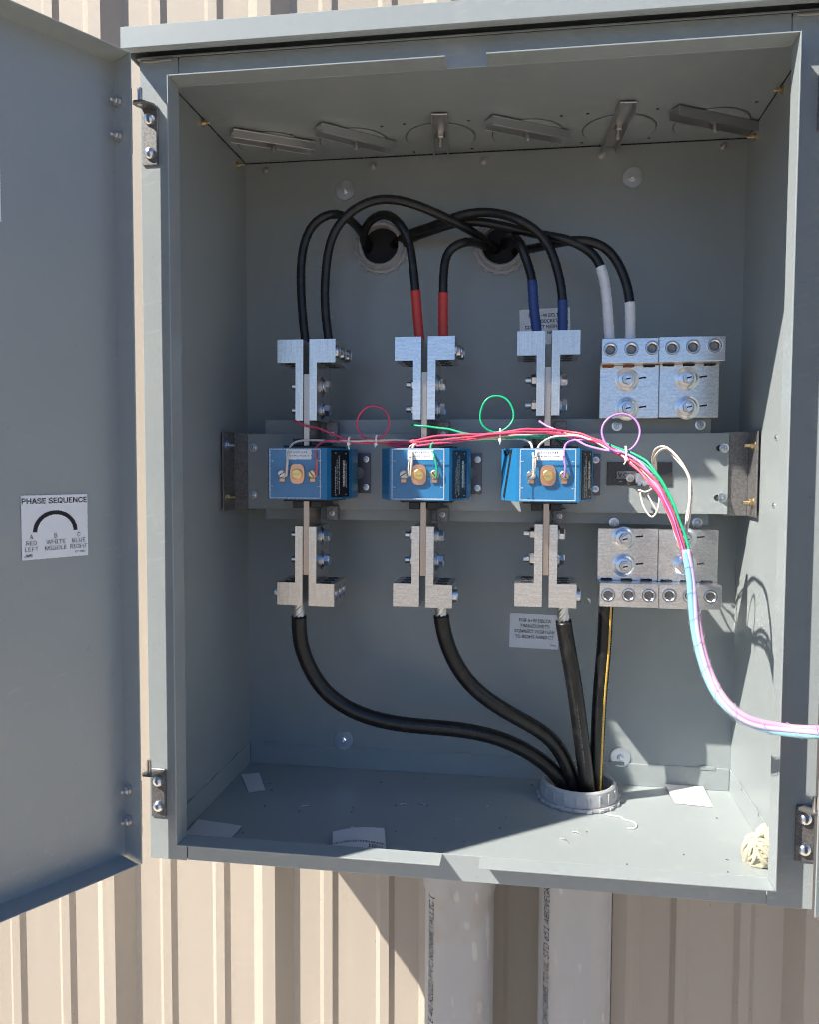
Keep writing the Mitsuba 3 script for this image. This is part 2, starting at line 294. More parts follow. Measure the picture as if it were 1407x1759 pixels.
# ---------------------------------------------------------------- doors
TH = math.radians(31.0); sn, cs = math.sin(TH), math.cos(TH)
def door(A, mirror, w, label):
    o = np.array([A[0], A[1], 0.0]); u = np.array([-sn, -cs, 0]); v = np.array([cs, -sn, 0])
    if mirror: o[0] = W - o[0]; u[0] *= -1; v[0] *= -1
    z0, z1, pd = -0.0180, 1.0815, 0.0400
    bits = [wavy(box(0, w, -.0026, -.0006, z0, z1), 1, .0006, 5), box(0, .0018, -.0014, pd, z0 + .0001, z1 - .0001), box(w - .0018, w, -.0014, pd, z0 + .0001, z1 - .0001),
            box(.0017, w - .0017, -.0014, pd - .0002, z1 - .0019, z1 - .0002), box(.0060, w - .0017, -.0014, pd - .0002, z0 + .0002, z0 + .0019)]
    m = cat([place(b, o, u, v, ZA) for b in bits])
    if mirror: m.invert()
    d = part(cab, 'door', m, paint, 20, label)
    for zc in (1.0239, 0.9787, 0.0812, 0.0364):
        c = o + u * .0022 + v * .012 + ZA * zc
        part(d, 'bolt', cat([lathe([(0, 0), (.0078, 0), (.0078, .0014), (.0050, .0018), (0, .0018)], c, u, 18), hexa(c + u * .0018, u, .0058, .0048), lathe([(.0032, 0), (.0032, .006), (.0020, .0075), (0, .0075)], c + u * .006, u, 10)]), dull_steel, 35)
    return d, o, u, v
dl, dlo, dlu, dlv = door((-0.0734, -0.0380), False, 0.412, 'shaded left door swung wide open, with white stickers')
dr_, dro, dru, drv = door((-0.0734, -0.0380), True, 0.40, 'right door, only its hinge edge in view')
# hinges on the stiles
def hinge(xc, z0, z1, s, lower):
    hm = galv
    body = box(xc - .0115, xc + .0115, -.0030, -.0003, z0, z1, .0008)
    px, py = xc - s * .0065, -.0180
    arm_z = z1 - .001
    arm = [(xc + s * .0112, -.0032), (xc + s * .0108, -.0120), (px + s * .007, py - .0080), (px - s * .006, py - .0075), (px - s * .0105, py - .001), (px - s * .0090, py + .006), (xc - s * .0112, -.0032)]
    bits = [body] + ([prism_z(arm, arm_z - .0028, arm_z)] if not lower else [prism_z(arm, arm_z - .0028, arm_z)])
    hk = part(cab, 'hinge', cat(bits), hm, 30)
    for z in (z0 + .016, z1 - .018): part(hk, 'bolt', dome((xc, -.0030, z), -YA), zinc, 40)
    part(hk, 'pin', cyl((px, py, arm_z - .004), (px, py, arm_z + .019), .0034, 16), dull_steel, 40)
    # the leaf bolted to the outside of the door's hinge flange
    q = dlo if s > 0 else dro; u = dlu if s > 0 else dru; v = dlv if s > 0 else drv
    leaf = place(box(-.0032, -.0004, .004, .036, z0 - .004, z1 + .002, .0006), q, u, v, ZA); part(hk, 'leaf', leaf, galv, 30)
hinge(-0.0412, 0.9551, 1.0357, 1, False); hinge(-0.0412, 0.0251, 0.0965, 1, True)
hinge(0.8482, 0.9551, 1.0357, -1, False); hinge(0.8482, 0.0262, 0.1012, -1, True)

# ================================================================ stickers
def sticker(name, label, o, ux, uz_up, w, h, lines, n, arc=None):
    """o: lower left corner, ux along, uz_up up, n the side it faces"""
    k = thing(name, label, 'sticker'); ux, uy, n = map(lambda a: np.asarray(a, float), (ux, uz_up, n))
    part(k, 'sheet', place(box(0, w, 0, h, 0, .0005, .0001), o, ux, uy, n), sticker_m, False)
    ms = [text_at(s, th, np.asarray(o) + ux * x + uy * y + n * .0006, ux, uy, n, bold, ctr, sq) for s, th, x, y, bold, ctr, sq in lines if not s.startswith('~')]
    if arc: ms.append(place(arc, np.asarray(o) + n * .0006, ux, uy, n))
    if ms: part(k, 'lettering', cat(ms), ink, False)
    return k
def door_pt(px_frac_u, z): return dlo + dlu * px_frac_u + ZA * z
# phase sequence sticker on the left door
arc_o = np.stack([.0445 + .0300 * np.cos(np.linspace(math.pi * .995, math.pi * .005, 40)), .0345 + .0275 * np.sin(np.linspace(math.pi * .995, math.pi * .005, 40))], 1)
arc_i = np.stack([.0445 + .0245 * np.cos(np.linspace(math.pi * .005, math.pi * .995, 40)), .0345 + .0222 * np.sin(np.linspace(math.pi * .005, math.pi * .995, 40))], 1)
arc = trimesh.creation.extrude_polygon(Polygon(np.vstack([arc_o, arc_i])), .00025)
wd, ht = 0.0892, 0.0822
sticker('phase_sticker', 'square white phase sequence sticker with a black arc on the left door', door_pt(.1402, .4160) + dlv * .0003, -dlu, ZA, wd, ht,
        [('PHASE SEQUENCE', .0068, wd / 2, .0715, True, True, 1.06), ('A', .0056, .0125, .0262, False, True, 1), ('RED', .0056, .0125, .0185, False, True, 1), ('LEFT', .0056, .0125, .0105, False, True, 1),
         ('B', .0056, .0445, .0262, False, True, 1), ('WHITE', .0056, .0445, .0185, False, True, 1), ('MIDDLE', .0056, .0445, .0105, False, True, 1),
         ('C', .0056, .0760, .0262, False, True, 1), ('BLUE', .0056, .0760, .0185, False, True, 1), ('RIGHT', .0056, .0760, .0105, False, True, 1),
         ('JMB', .0036, .0030, .0035, True, False, 1), ('EX 3001', .0026, .0710, .0050, False, False, 1)], dlv, arc)
sticker('blank_sticker', 'plain white sticker cut off by the left picture edge, high on the left door', door_pt(.2450, .8330) + dlv * .0003, -dlu, ZA, .0885, .0640, [], dlv)
# delta stickers on the back panel
DL = ['FOR 4-W DELTA', 'TRANSOCKETS', 'CONNECT HIGH LEG', 'TO RIGHT HAND CT']
def delta(label, c, rot):
    a = math.radians(rot); ux = XA * math.cos(a) + ZA * math.sin(a); uy = ZA * math.cos(a) - XA * math.sin(a)
    sticker('delta_sticker', label, np.array(c) - [0, .0003, 0], ux, uy, .0885, .0628,
            [(s, .0058, .0450, .0480 - i * .0100, True, True, .90) for i, s in enumerate(DL)] + [('EX 14', .0026, .0740, .0060, True, False, 1)], -YA)
delta('small white wiring sticker half hidden behind the cables with blue tape', (0.4686, D, 0.7525), 2.0)
delta('small white wiring sticker under the right pair of lower lugs', (0.4547, 0.3856, 0.2089), -1.2)

# ================================================================ mounting rail
rail = thing('mounting_rail', 'grey steel mounting rail running across the middle of the cabinet between two brackets', 'rail')
RY, ZR0, ZR1 = 0.290, 0.4608, 0.5932
part(rail, 'front_plate', cat([box(-.0065, .8080, RY, RY + .002, ZR0, ZR1, .0007), box(-.0060, .8075, RY + .002, RY + .014, ZR1 - .002, ZR1 - .0002), box(-.0060, .8075, RY + .002, RY + .014, ZR0 + .0002, ZR0 + .002)]), paint, 20)
part(rail, 'back_plate', box(0.0199, 0.7821, 0.306, 0.308, 0.4420, 0.6180, .0007), paint, 20)
for s in (-1, 1):
    xo = -.0406 if s < 0 else .8456; sg = 1 if s < 0 else -1
    web = box(min(xo + sg * .006, xo + sg * .046), max(xo + sg * .006, xo + sg * .046), .2955, .2985, .4585, .5955, .0008)
    fl = box(min(xo + sg * .0035, xo + sg * .0062), max(xo + sg * .0035, xo + sg * .0062), .2450, .2985, .4585, .5955, .0008)
    b = part(rail, 'bracket', cat([web, fl]), galv, 30)
    for z in (.5720, .4820):
        p = np.array([xo + sg * .0062, .262, z])
        part(b, 'bolt', cat([hexa(p, XA * sg, .0062, .0055), cyl(p + XA * sg * .0055, p + XA * sg * .015, .0030, 12), lathe([(0, 0), (.0085, 0), (.0085, .0012), (0, .0012)], p - XA * sg * .0002, XA * sg, 20)]), zinc_gold if z < .5 or s > 0 else zinc, 35)
def cap_bolt(p, r=.0066):
    p = np.array(p)
    return cat([lathe([(0, 0), (r * 1.45, 0), (r * 1.45, .0013), (r * .7, .0016), (0, .0016)], p, -YA, 24), hexa(p - YA * .0016, -YA, r, .0042), lathe([(r * .5, 0), (r * .5, .004), (r * .3, .0055), (0, .0055)], p - YA * .0055, -YA, 12)])
for q in ((0.0041, 0.2900, 0.5687), (0.0035, 0.2900, 0.4854), (0.8000, 0.2900, 0.5685), (0.7992, 0.2900, 0.4881)):
    part(rail, 'bolt', cap_bolt(q, .0052), zinc, 35)
for q in ((0.7926, 0.2896, 0.5685), (0.7909, 0.2896, 0.4880)): part(rail, 'slot_hole', cyl(np.array(q) + YA * .0003, np.array(q) - YA * .0002, .0048, 18, 0), ink, 30)
for q in ((0.6313, 0.3060, 0.6056), (0.7649, 0.3060, 0.6071), (0.6294, 0.3060, 0.4437), (0.7640, 0.3060, 0.4456)): part(rail, 'bolt', cap_bolt(q, .0058), zinc, 35)
# ground terminal in its dark window
gt = thing('ground_terminal', 'dark rectangular terminal plate with a screw and small white wires on the mounting rail', 'terminal')
gx0, gx1, gz0, gz1 = 0.6151, 0.7195, (0.6689, 0.2895, 0.5070)[2], (0.6682, 0.2895, 0.5454)[2]
part(gt, 'plate', box(gx0, gx1, .2872, .2898, gz0, gz1, .0005), dark_plate, 20)
c = (0.6476, 0.2860, 0.5242); part(gt, 'tag', box(c[0] - .0175, c[0] + .0155, .2846, .2868, c[2] - .0065, c[2] + .0070, .0004), galv, 20)
part(gt, 'lettering', text_at('V OU', .0066, (c[0] - .0150, .2845, c[2] - .0034), XA, ZA, -YA, True), ink, False)
c = np.array((0.6720, 0.2865, 0.5186)); part(gt, 'lug', cat([box(c[0] - .012, c[0] + .012, .2790, .2868, c[2] - .008, c[2] + .009, .001), box(c[0] + .004, c[0] + .016, .2740, .2788, c[2] - .011, c[2] + .004, .001)]), tin, 30)
for dx, dz in ((-.006, -.008), (.002, -.009), (.009, -.007)): part(gt, 'crimp', lathe([(0, 0), (.0036, .0), (.0040, .003), (.0030, .006), (0, .006)], c + [dx, -.0075, dz], -YA, 12), zinc, 40)
for dx, dz in ((0, .004), (-.020, .0005), (.013, -.001)): part(gt, 'screw', screw(c + [dx, -.0076 if dx == 0 else -.0024 if dx < 0 else -.0126, dz], -YA, .0046), dull_steel, 35)

# ================================================================ bus bars, lugs and current transformers
ZM = 0.5248
names = ['left', 'middle', 'right']
def build_lug(label, bx, side, up, ztop, tilt, y0, y1, mat, proud, group_seed):
    """an angled lug: head outwards, leg along the bar; side -1 left, 1 right; up 1 above the transformer, -1 below"""
    k = thing('terminal_lug', label, 'lug')
    a, lw, hw, hh, tot = .00525, .0127, .0432, .0375, .1310
    P = [(a, 0), (a + hw, 0), (a + hw, -hh), (a + lw, -hh), (a + lw, -tot), (a, -tot)]
    poly = [(bx + side * x, ztop + up * z) for x, z in P]
    body = prism_y(poly, y0, y1); about = (bx, 0, ZM)
    zc = ztop - up * hh / 2; ys = (y0 + .0145, (y0 + y1) / 2, y1 - .0145)
    body.fix_normals(); body = drilled(body, [(bx + side * (a + hw), y, zc) for y in ys], XA, .0108, .0060); bodyr = rot_y(body, tilt, about); part(k, 'body', bodyr, mat, False)
    zc = ztop - up * hh / 2
    for j, y in enumerate((y0 + .0145, (y0 + y1) / 2, y1 - .0145)):
        h = proud[j]; p = np.array([bx + side * (a + hw), y, zc])
        s = lathe([(.0105, -.0058), (.0105, -.0022), (.0094, -.0012), (.0066, -.0012), (.0056, -.0050), (0, -.0054)] if h <= 0 else [(.0105, -.0055), (.0105, h - .001), (.0095, h), (.0062, h), (.0056, h - .005), (0, h - .005)], p, XA * side, 20)
        part(k, 'set_screw', rot_y(s, tilt, about), zinc if h > 0 else dull_steel, 35)
        e = np.array([bx + side * (a + hw * .56), y, ztop - up * (hh + .0002)])
        part(k, 'cable_hole', rot_y(cyl(e + ZA * up * .0003, e - ZA * up * .0003, .0098, 20, 0), tilt, about), black_plastic, 30)
    return k
pos = [(0.1250, 0.35, 0.0000), (0.3198, 0.22, 0.0010), (0.5152, 0.0, 0.0025)]
tops = [0.7414, (0.3169, 0.2000, 0.7424)[2], (0.5141, 0.2000, 0.7478)[2]]
bots = [0.3063, (0.3229, 0.2000, 0.3094)[2], (0.5163, 0.2000, 0.3152)[2]]
LY0, LY1 = 0.1980, 0.2830
for i, (bx, tilt, _) in enumerate(pos):
    zt, zb = tops[i], bots[i]; about = (bx, 0, ZM)
    b = thing('bus_bar', f'{names[i]} tinned copper bus bar passing through the {names[i]} blue current transformer', 'bus bar')
    part(b, 'bar', rot_y(box(bx - .0051, bx + .0051, .2010, .2780, zb + .0500, zt - .0545, .0009), tilt, about), bar_m, 25)
    for up, zz in ((1, (zt - .0720, zt - .1120)), (-1, (zb + .0720, zb + .1140))):
        for q, z in enumerate(zz):
            y = .2400; p = np.array([bx + .0180, y, z])
            bolt = part(b, 'bolt', rot_y(cat([hexa(p + XA * .0046, XA, .0102, .0085, .1 + q + i), cyl(p - XA * .0535, p - XA * .0355, .0052, 16), cyl(p - XA * .030, p + XA * .004, .0045, 12)]), tilt, about), zinc, 30)
            part(bolt, 'washer', rot_y(cat([lathe([(0, 0), (.0158, 0), (.0162, .0016), (0, .0016)], p + XA * .0002, XA, 32), lathe([(0, 0), (.0120, .0002), (.0128, .0026), (0, .0026)], p + XA * .0020, XA, 28)]), tilt, about), zinc, 30)
            part(bolt, 'nut', rot_y(cat([hexa(p - XA * .0362, -XA, .0098, .0080, .4 + q), lathe([(0, 0), (.0130, 0), (.0130, .0013), (0, .0013)], p - XA * .0361, XA * 1.0, 24)]), tilt, about), zinc, 30)
    ref = {0: 'red', 1: 'green', 2: 'purple'}[i]
    cab_u = {0: 'bare black cables', 1: 'red-taped cables', 2: 'blue-taped cables'}[i]
    build_lug(f'left lug of the upper pair on the {names[i]} bus bar, under {cab_u}', bx, -1, 1, zt, tilt, LY0, LY1, alu if i != 1 else tin, (-1, -1, -1), i)
    build_lug(f'right lug of the upper pair on the {names[i]} bus bar, under {cab_u}', bx, 1, 1, zt + .0005, tilt, LY0, LY1, alu if i != 1 else tin, ((.004, .007, .010), (.002, .007, .009), (-1, -1, -1))[i], i)
    build_lug(f'left lug of the lower pair on the {names[i]} bus bar, {"holding" if i == 0 else "beside"} a thick black cable', bx, -1, -1, zb + .0005, tilt, LY0, LY1, alu if i == 0 else tin, ((.007, -1, -1), (-1, -1, -1), (-1, -1, -1))[i], i)
    build_lug(f'right lug of the lower pair on the {names[i]} bus bar, {"beside" if i == 0 else "holding"} a thick black cable', bx, 1, -1, zb, tilt, LY0, LY1, alu if i == 0 else tin, ((-1, -1, -1), (.008, -1, -1), (.007, -1, -1))[i], i)
    # ---- current transformer
    tx = (0.1265, 0.3200, 0.5155)[i]
    ct = thing('current_transformer', f'{names[i]} blue current transformer with a clear terminal cover on the mounting rail', 'transformer', 'blue current transformers on the rail')
    half = [(.0470, .1450), (.0715, .2150), (.0715, .2620), (.0500, .2850)]
    poly = [(tx + x, y) for x, y in half] + [(tx - x, y) for x, y in half[::-1]]
    z0, z1 = .4842, .5652
    part(ct, 'body', prism_z(poly, z0, z1), ct_blue, 15)
    # clear cover: five walls of thin sheet
    cx0, cx1, cy, cz0, cz1 = tx - .0405, tx + .0405, .1300, .4872, .5630
    cov = trimesh.Trimesh([(cx0, cy, cz0), (cx1, cy, cz0), (cx1, cy, cz1), (cx0, cy, cz1), (cx0, .1448, cz0), (cx1, .1448, cz0), (cx1, .1448, cz1), (cx0, .1448, cz1)],
                          [(0, 1, 2), (0, 2, 3), (0, 4, 5), (0, 5, 1), (1, 5, 6), (1, 6, 2), (0, 3, 7), (0, 7, 4)], process=False)
    cv = part(ct, 'cover', cov, clear, False)
    rim = []
    for p, q in (((cx0, cy, cz0), (cx1, cy, cz0)), ((cx1, cy, cz0), (cx1, cy, cz1)), ((cx0, cy, cz0), (cx0, cy, cz1)), ((cx0, cy, cz1), (cx1, cy, cz1)), ((cx0, cy + .006, cz0 + .018), (cx0 + .005, cy, cz0 + .018)), ((cx0, cy + .006, cz1 - .018), (cx0 + .005, cy, cz1 - .018)), ((cx1, cy + .006, cz0 + .018), (cx1 - .005, cy, cz0 + .018)), ((cx1, cy + .006, cz1 - .018), (cx1 - .005, cy, cz1 - .018))):
        rim.append(cyl(p, q, .00085, 8, 0))
    part(cv, 'rim', cat(rim), rim_m, 40)
    # nut and terminals
    cz = ZM - .0005
    oval = [(tx + .0005 + .0115 * math.copysign(abs(math.cos(t)) ** .6, math.cos(t)), cz + .0155 * math.copysign(abs(math.sin(t)) ** .7, math.sin(t))) for t in np.linspace(0, 2 * math.pi, 28)[:-1]]
    n = part(ct, 'shorting_clamp', prism_y(oval, .1405, .1449), copper, 30)
    part(n, 'thumb_nut', cat([lathe([(0, 0), (.0085, 0), (.0085, .0034), (.0072, .0044), (0, .0044)], (tx + .0005, .1404, cz), -YA, 10), box(tx - .005, tx + .006, .1345, .1362, cz - .0008, cz + .0008, .0003)]), brass, 25)
    for s in (-1, 1):
        p = np.array([tx + s * .0245, .1449, cz])
        tt = part(ct, 'terminal_screw', cat([lathe([(0, 0), (.0070, 0), (.0070, .0020), (.0062, .0024), (.0062, .0050), (.0052, .0062), (0, .0062)], p, -YA, 20)]), dull_steel if s < 0 else zinc_gold, 30)
        a = .6 if s < 0 else -.9
        part(tt, 'slot', place(box(-.0050, .0050, -.0007, .0007, 0, .0003, .0001), p - YA * .0063, (math.cos(a), 0, math.sin(a)), (-math.sin(a), 0, math.cos(a)), -YA), ink, False)
        part(tt, 'clip', box(p[0] - .0042, p[0] + .0045, .1415, .1448, cz - .0125, cz - .0068, .0006), copper, 30)
    lab = part(ct, 'label', box(tx - .0185, tx + .0225, .1444, .1449, .5470, .5628, .0001), sticker_m, False)
    marks = []
    for r, (zz, hh, nn) in enumerate(((.5570, .0034, 9), (.5520, .0018, 16))):
        for q in range(nn):
            x0 = tx - .0130 + (.0300 if r == 0 else .0330) * q / nn - (0 if r == 0 else .0015); hh2 = hh * (0.6 + .4 * rng.random())
            marks.append(box(x0, x0 + .0006 + .0010 * rng.random(), .1440, .1443, zz, zz + hh2, .00005))
    part(lab, 'lettering', cat(marks), grey_ink, False)
    # nameplate on the right flank, green marks behind it
    d = np.array([.0245, .0700, 0]); d /= np.linalg.norm(d); nn_ = np.array([d[1], -d[0], 0]); o = np.array([tx + .0470, .1450, 0]) + d * .012 + nn_ * .0002
    pl = part(ct, 'nameplate', place(box(0, .052, .0030, .0780, 0, .0008, .0002), o + ZA * z0, d, ZA, nn_), black_plastic, 20)
    bits = []
    for u0, uw, zz0, zz1 in ((.010, .0016, .010, .052), (.015, .0010, .016, .064), (.021, .0018, .008, .070), (.033, .0070, .020, .062), (.044, .0010, .018, .058)):
        zq = zz0
        while zq < zz1:
            s = (.0012 if uw < .005 else .0009) * (1 + rng.random()); bits.append(place(box(u0, u0 + uw, zq, min(zq + s, zz1), .0009, .0011, .00005), o + ZA * z0, d, ZA, nn_)); zq += s + (.0007 if uw < .005 else .0006)
    for uu, zz in ((.012, .007), (.012, .073), (.042, .007), (.042, .073)): bits.append(place(cyl((uu, zz, .0009), (uu, zz, .0014), .0011, 8, 0), o + ZA * z0, d, ZA, nn_))
    part(pl, 'lettering', cat(bits), white_ink, False)
    gm = []
    for q in range(5):
        z = z0 + .020 + q * .010
        gm.append(place(prism_z([(0, 0), (.022, .0042), (.022, .0062), (.004, .0020)], 0, .0002), (tx + .0716, .2300, z), YA, ZA, XA)); gm.append(place(prism_z([(0, 0), (.022, -.0048), (.022, -.0028), (.004, .0006)], 0, .0002), (tx + .0718, .2300, z), YA, ZA, XA))
    part(ct, 'mark', cat(gm), green_ink, False)
    # feet with screws, black clamp above and below
    for s in (1,):
        x0, x1 = sorted((tx + s * .050, tx + s * .0885))
        ft = prism_y([(x0, z0 + .006), (x1, z0 + .006), (x1, z1 - .006), (x0, z1 - .006)], .2845, .2885)
        notch = trimesh.creation.cylinder(.0105, .02, sections=24); notch.apply_transform(trimesh.transformations.rotation_matrix(math.pi / 2, [1, 0, 0])); notch.apply_translation([tx + s * .0680, .2865, ZM])
        f = part(ct, 'foot', trimesh.boolean.difference([ft, notch], engine='manifold'), foot_m, 25)
        for z in (z0 + .0165, z1 - .0165): part(f, 'screw', cap_bolt((tx + s * .0812, .2844, z), .0038), zinc, 35)
    for up in (-1, 1):
        zc = z0 - .0002 if up < 0 else z1 + .0002; za, zb_ = sorted((zc, zc + up * .0045)); zc2, zd = sorted((zc + up * .0046, zc + up * .0160))
        part(ct, 'clamp', cat([box(tx - .0370, tx + .0470, .1900, .2800, za, zb_, .001), box(tx - .0240, tx - .0062, .2000, .2760, zc2, zd, .001), box(tx + .0062, tx + .0240, .2000, .2760, zc2, zd, .001)]), black_plastic, 25)
    so = part(ct, 'standoff', box(tx + .0120, tx + .0330, .2790, .2898, z0 - .0420, z0 - .0162, .001), galv, 25)
    part(so, 'screw', screw((tx + .0225, .2788, z0 - .029), -YA, .0036), dull_steel, 35)
    so = part(ct, 'standoff', box(tx + .0120, tx + .0330, .2790, .2898, z1 + .0162, z1 + .0470, .001), galv, 25)
    part(so, 'screw', screw((tx + .0225, .2788, z1 + .026), -YA, .0036), dull_steel, 35)
    if i == 2:                                                # marker strokes on the left flank
        dm = np.array([-.0245, .0700, 0]); dm /= np.linalg.norm(dm); om = np.array([tx - .0470, .1450, 0]); nm = np.array([-dm[1], dm[0] * 1.0, 0]); nm = np.array([-.0700, -.0245, 0]); nm /= np.linalg.norm(nm)
        def fl(u, w): return (u, z0 + w)
        st = [[(.0190, .0795), (.0270, .0800), (.0640, .0060), (.0560, .0015)], [(.0560, .0790), (.0640, .0790), (.0520, .0690), (.0440, .0700)], [(.0440, .0700), (.0520, .0690), (.0280, .0790), (.0220, .0770)]]
        part(ct, 'marker_stroke', cat([place(prism_z(s_, 0, .0002), om + nm * (.0002 + .00012 * q) + ZA * z0, dm, ZA, nm) for q, s_ in enumerate(st)]), ink, False)

# ================================================================ neutral lugs
HY0, HY1, GY0, GY1 = .2260, .2700, .2580, .2700
def neutral(label, x0, x1, hx0_, hx1_, up, zt, heads, bolts, rusty=False):
    k = thing('neutral_lug', label, 'lug'); hh, tot = .0385, .1230
    zz = sorted((zt, zt - up * hh)); zl = sorted((zt - up * hh, zt - up * tot))
    part(k, 'head', drilled(box(hx0_, hx1_, HY0, HY1, zz[0], zz[1], .0008), [(c[0], HY0, c[2]) for c in heads], YA, .0106, .0075), tin, 25)
    part(k, 'leg', box(x0, x1, GY0, GY1 - .0002, zl[0] + (.0002 if up < 0 else 0), zl[1] - (.0002 if up > 0 else 0), .0008), tin, 20)
    for c in heads:
        c = np.array(c); c[1] = HY0
        part(k, 'set_screw', cat([lathe([(.0104, -.0072), (.0104, -.0008), (.0096, .0006), (.0086, .0006), (.0070, -.0006)], c, -YA, 28), lathe([(.0122, -.0002), (.0121, .0004), (.0110, .0006), (.0107, -.0010)], c, -YA, 28)]), zinc, 30)
        part(k, 'socket', lathe([(.0072, -.0004), (.0064, -.0055), (0, -.0062)], c, -YA, 6, .3), socket_m, False)
        e = np.array([c[0], 0, zt - up * hh])
        part(k, 'shade_rust_mark', place(prism_z([(-.0095, 0), (.0095, 0), (.0085, .0028), (.003, .0036), (-.004, .0030), (-.0088, .0034)], 0, .0003), (e[0], GY0 - .0001, e[2] - up * .0004), XA, -ZA * up, -YA), rust if (rusty and c[0] < heads[2][0] - .005) else ink, False, 'rusty mark' if (rusty and c[0] < heads[2][0] - .005) else None)  # black marks are painted shadow of the cable holes; brown ones are rust
    for c in bolts:
        c = np.array(c); c[1] = GY0; h = hexa(c - YA * .0062, -YA, .0092, .0075, .35 * (1 + up))
        b = part(k, 'bolt', cat([h, cyl(c - YA * .0137, c - YA * .0205, .0056, 18)]), zinc, 30)
        part(b, 'washer', lathe([(0, 0), (.0185, .0), (.0188, .0012), (.0160, .0022), (.0158, .0030), (.0135, .0042), (.0132, .0050), (.0105, .0062), (0, .0062)], c, -YA, 40), zinc, 30)
        m = np.array([c[0] + .004, c[1] - .0208, c[2]])
        part(k, 'torque_mark', cat([place(box(-.004, .004, -.0011, .0011, 0, .0003, .0001), m - XA * .004, (.97, 0, .2), (-.2, 0, .97), -YA), place(box(.0185, .0310, -.0013, .0013, 0, .0003, .0001), c + YA * -.0001, (.985, 0, .12), (-.12, 0, .985), -YA)]), ink, False)
nz, nb = (0.6846, 0.2260, 0.7387)[2], (0.6933, 0.2260, 0.3141)[2]
xm_u, xm_l = 0.6911, 0.6953
neutral('upper left neutral lug, where two white-taped cables enter', 0.5983, xm_u - .0004, 0.5981, 0.6849 - .0003, 1, nz,
        [(0.6115, 0.2260, 0.7211), (0.6435, 0.2260, 0.7215), (0.6752, 0.2260, 0.7227)], [(0.6408, 0.2500, 0.6769), (0.6416, 0.2500, 0.6307)], True)
neutral('upper right neutral lug with no cables, beside the one with white-taped cables', xm_u + .0004, 0.7832, 0.6849 + .0004, 0.7848, 1, nz + .001,
        [(0.7051, 0.2260, 0.7222), (0.7364, 0.2260, 0.7235), (0.7683, 0.2260, 0.7247)], [(0.7339, 0.2500, 0.6777), (0.7349, 0.2500, 0.6320)])
neutral('lower left neutral lug, where the yellow-striped cable enters', 0.5995, xm_l - .0004, 0.6011, 0.6929 - .0003, -1, nb + .0005,
        [(0.6146, 0.2260, 0.3333), (0.6463, 0.2260, 0.3342), (0.6777, 0.2260, 0.3341)], [(0.6409, 0.2500, 0.4222), (0.6418, 0.2500, 0.3778)])
neutral('lower right neutral lug, crossed by the sheathed signal wires', xm_l + .0004, 0.7879, 0.6929 + .0004, 0.7881, -1, nb,
        [(0.7089, 0.2260, 0.3350), (0.7399, 0.2260, 0.3349), (0.7715, 0.2260, 0.3349)], [(0.7360, 0.2500, 0.4229), (0.7369, 0.2500, 0.3799)])
nsup = thing('neutral_bus', 'plain metal bar pieces hidden behind the four neutral lugs', 'bus bar')
for z0, z1 in ((.3900, .4300), (.6200, .6600)): part(nsup, 'bar', box(xm_u - .030, xm_u + .030, .2704, .2796, z0, z1, .001), bar_m, 25)
for z in (.4100, .6400): part(nsup, 'spacer', cyl((xm_u, .2797, z), (xm_u, D - .0002, z), .012, 20), black_plastic, 30)

# ================================================================ conduit fittings and conduits
def bushing(label, c, d, r_in, r_out, h, teeth, mat=None):
    k = thing('conduit_bushing', label, 'bushing'); d, a, b = basis(d); c = np.array(c, float)
    part(k, 'ring', lathe([(r_in, -.012), (r_in, h - .003), (r_in + .003, h), (r_out - .006, h), (r_out - .003, h - .003), (r_out, .010), (r_out, .0065), (r_in, .0065)], c, d, 64), mat or bush_m, 35)
    part(k, 'lock_nut', lathe([(r_in + .001, .0004), (r_out + .004, .0004), (r_out + .005, .0018), (r_out + .004, .0058), (r_in + .001, .0060)], c, d, 64), mat or bush_m, 35)
    for t in np.arange(teeth) * 2 * np.pi / teeth + .2:
        e = np.cos(t) * a + np.sin(t) * b; f = np.cross(d, e)
        part(k, 'rib', place(box(-.0020, .0020, 0, .0026, .008, h - .006, .0007), c + e * (r_out - .0022), f, e, d), mat or bush_m, 30)
        part(k, 'tooth', place(box(-.0045, .0045, 0, .0032, .0006, .0054, .0007), c + e * (r_out + .0040), f, e, d), mat or bush_m, 30)
    return k
bushing('round grey bushing in the floor, where four thick black cables go down', (FC[0], FC[1], -EZ), ZA, .0545, .0650, .0320, 20)
for c in BK: part(cab, 'opening_dark_disc', cyl((c[0], D + t2 + .0004, c[2]), (c[0], D + t2 + .0010, c[2]), .0395, 40, 0), ink, 30)  # black disc stands in for the darkness inside the conduit
bushing('left of the two round bushings in the dark back panel', BK[0], -YA, .0340, .0435, .0220, 16)
bushing('right of the two round bushings in the dark back panel', BK[1], -YA, .0340, .0435, .0220, 16)
def conduit(label, x, y, r, zt, zb, txt, tz, ang, coupling, sq=1.0):
    k = thing('pvc_conduit', label, 'conduit')
    part(k, 'pipe', lathe([(r - .006, 0), (r, 0), (r, zt - zb), (r - .006, zt - zb)], (x, y, zb), ZA, 72), pvc, 40)
    if coupling: part(k, 'coupling', lathe([(r + .0003, 0), (r + .0035, .0004), (r + .0040, .002), (r + .0040, .16), (r + .0003, .16)], (x, y, coupling), ZA, 72), pvc, 40)
    m = meshkit.text_mesh(txt, .0140, .0002); m = m.subdivide_to_size(.006); v = np.array(m.vertices); a = ang + v[:, 1] / r * -1.0
    rr = r + .0003 + v[:, 2]
    # text runs up the pipe; letter tops point to the left
    m.vertices = np.stack([x + rr * np.cos(a), y + rr * np.sin(a), tz + (v[:, 0] - (v[:, 0].max() if coupling else 0)) * sq], 1)
    m.fix_normals(); part(k, 'lettering', m, ink, False)
    return k
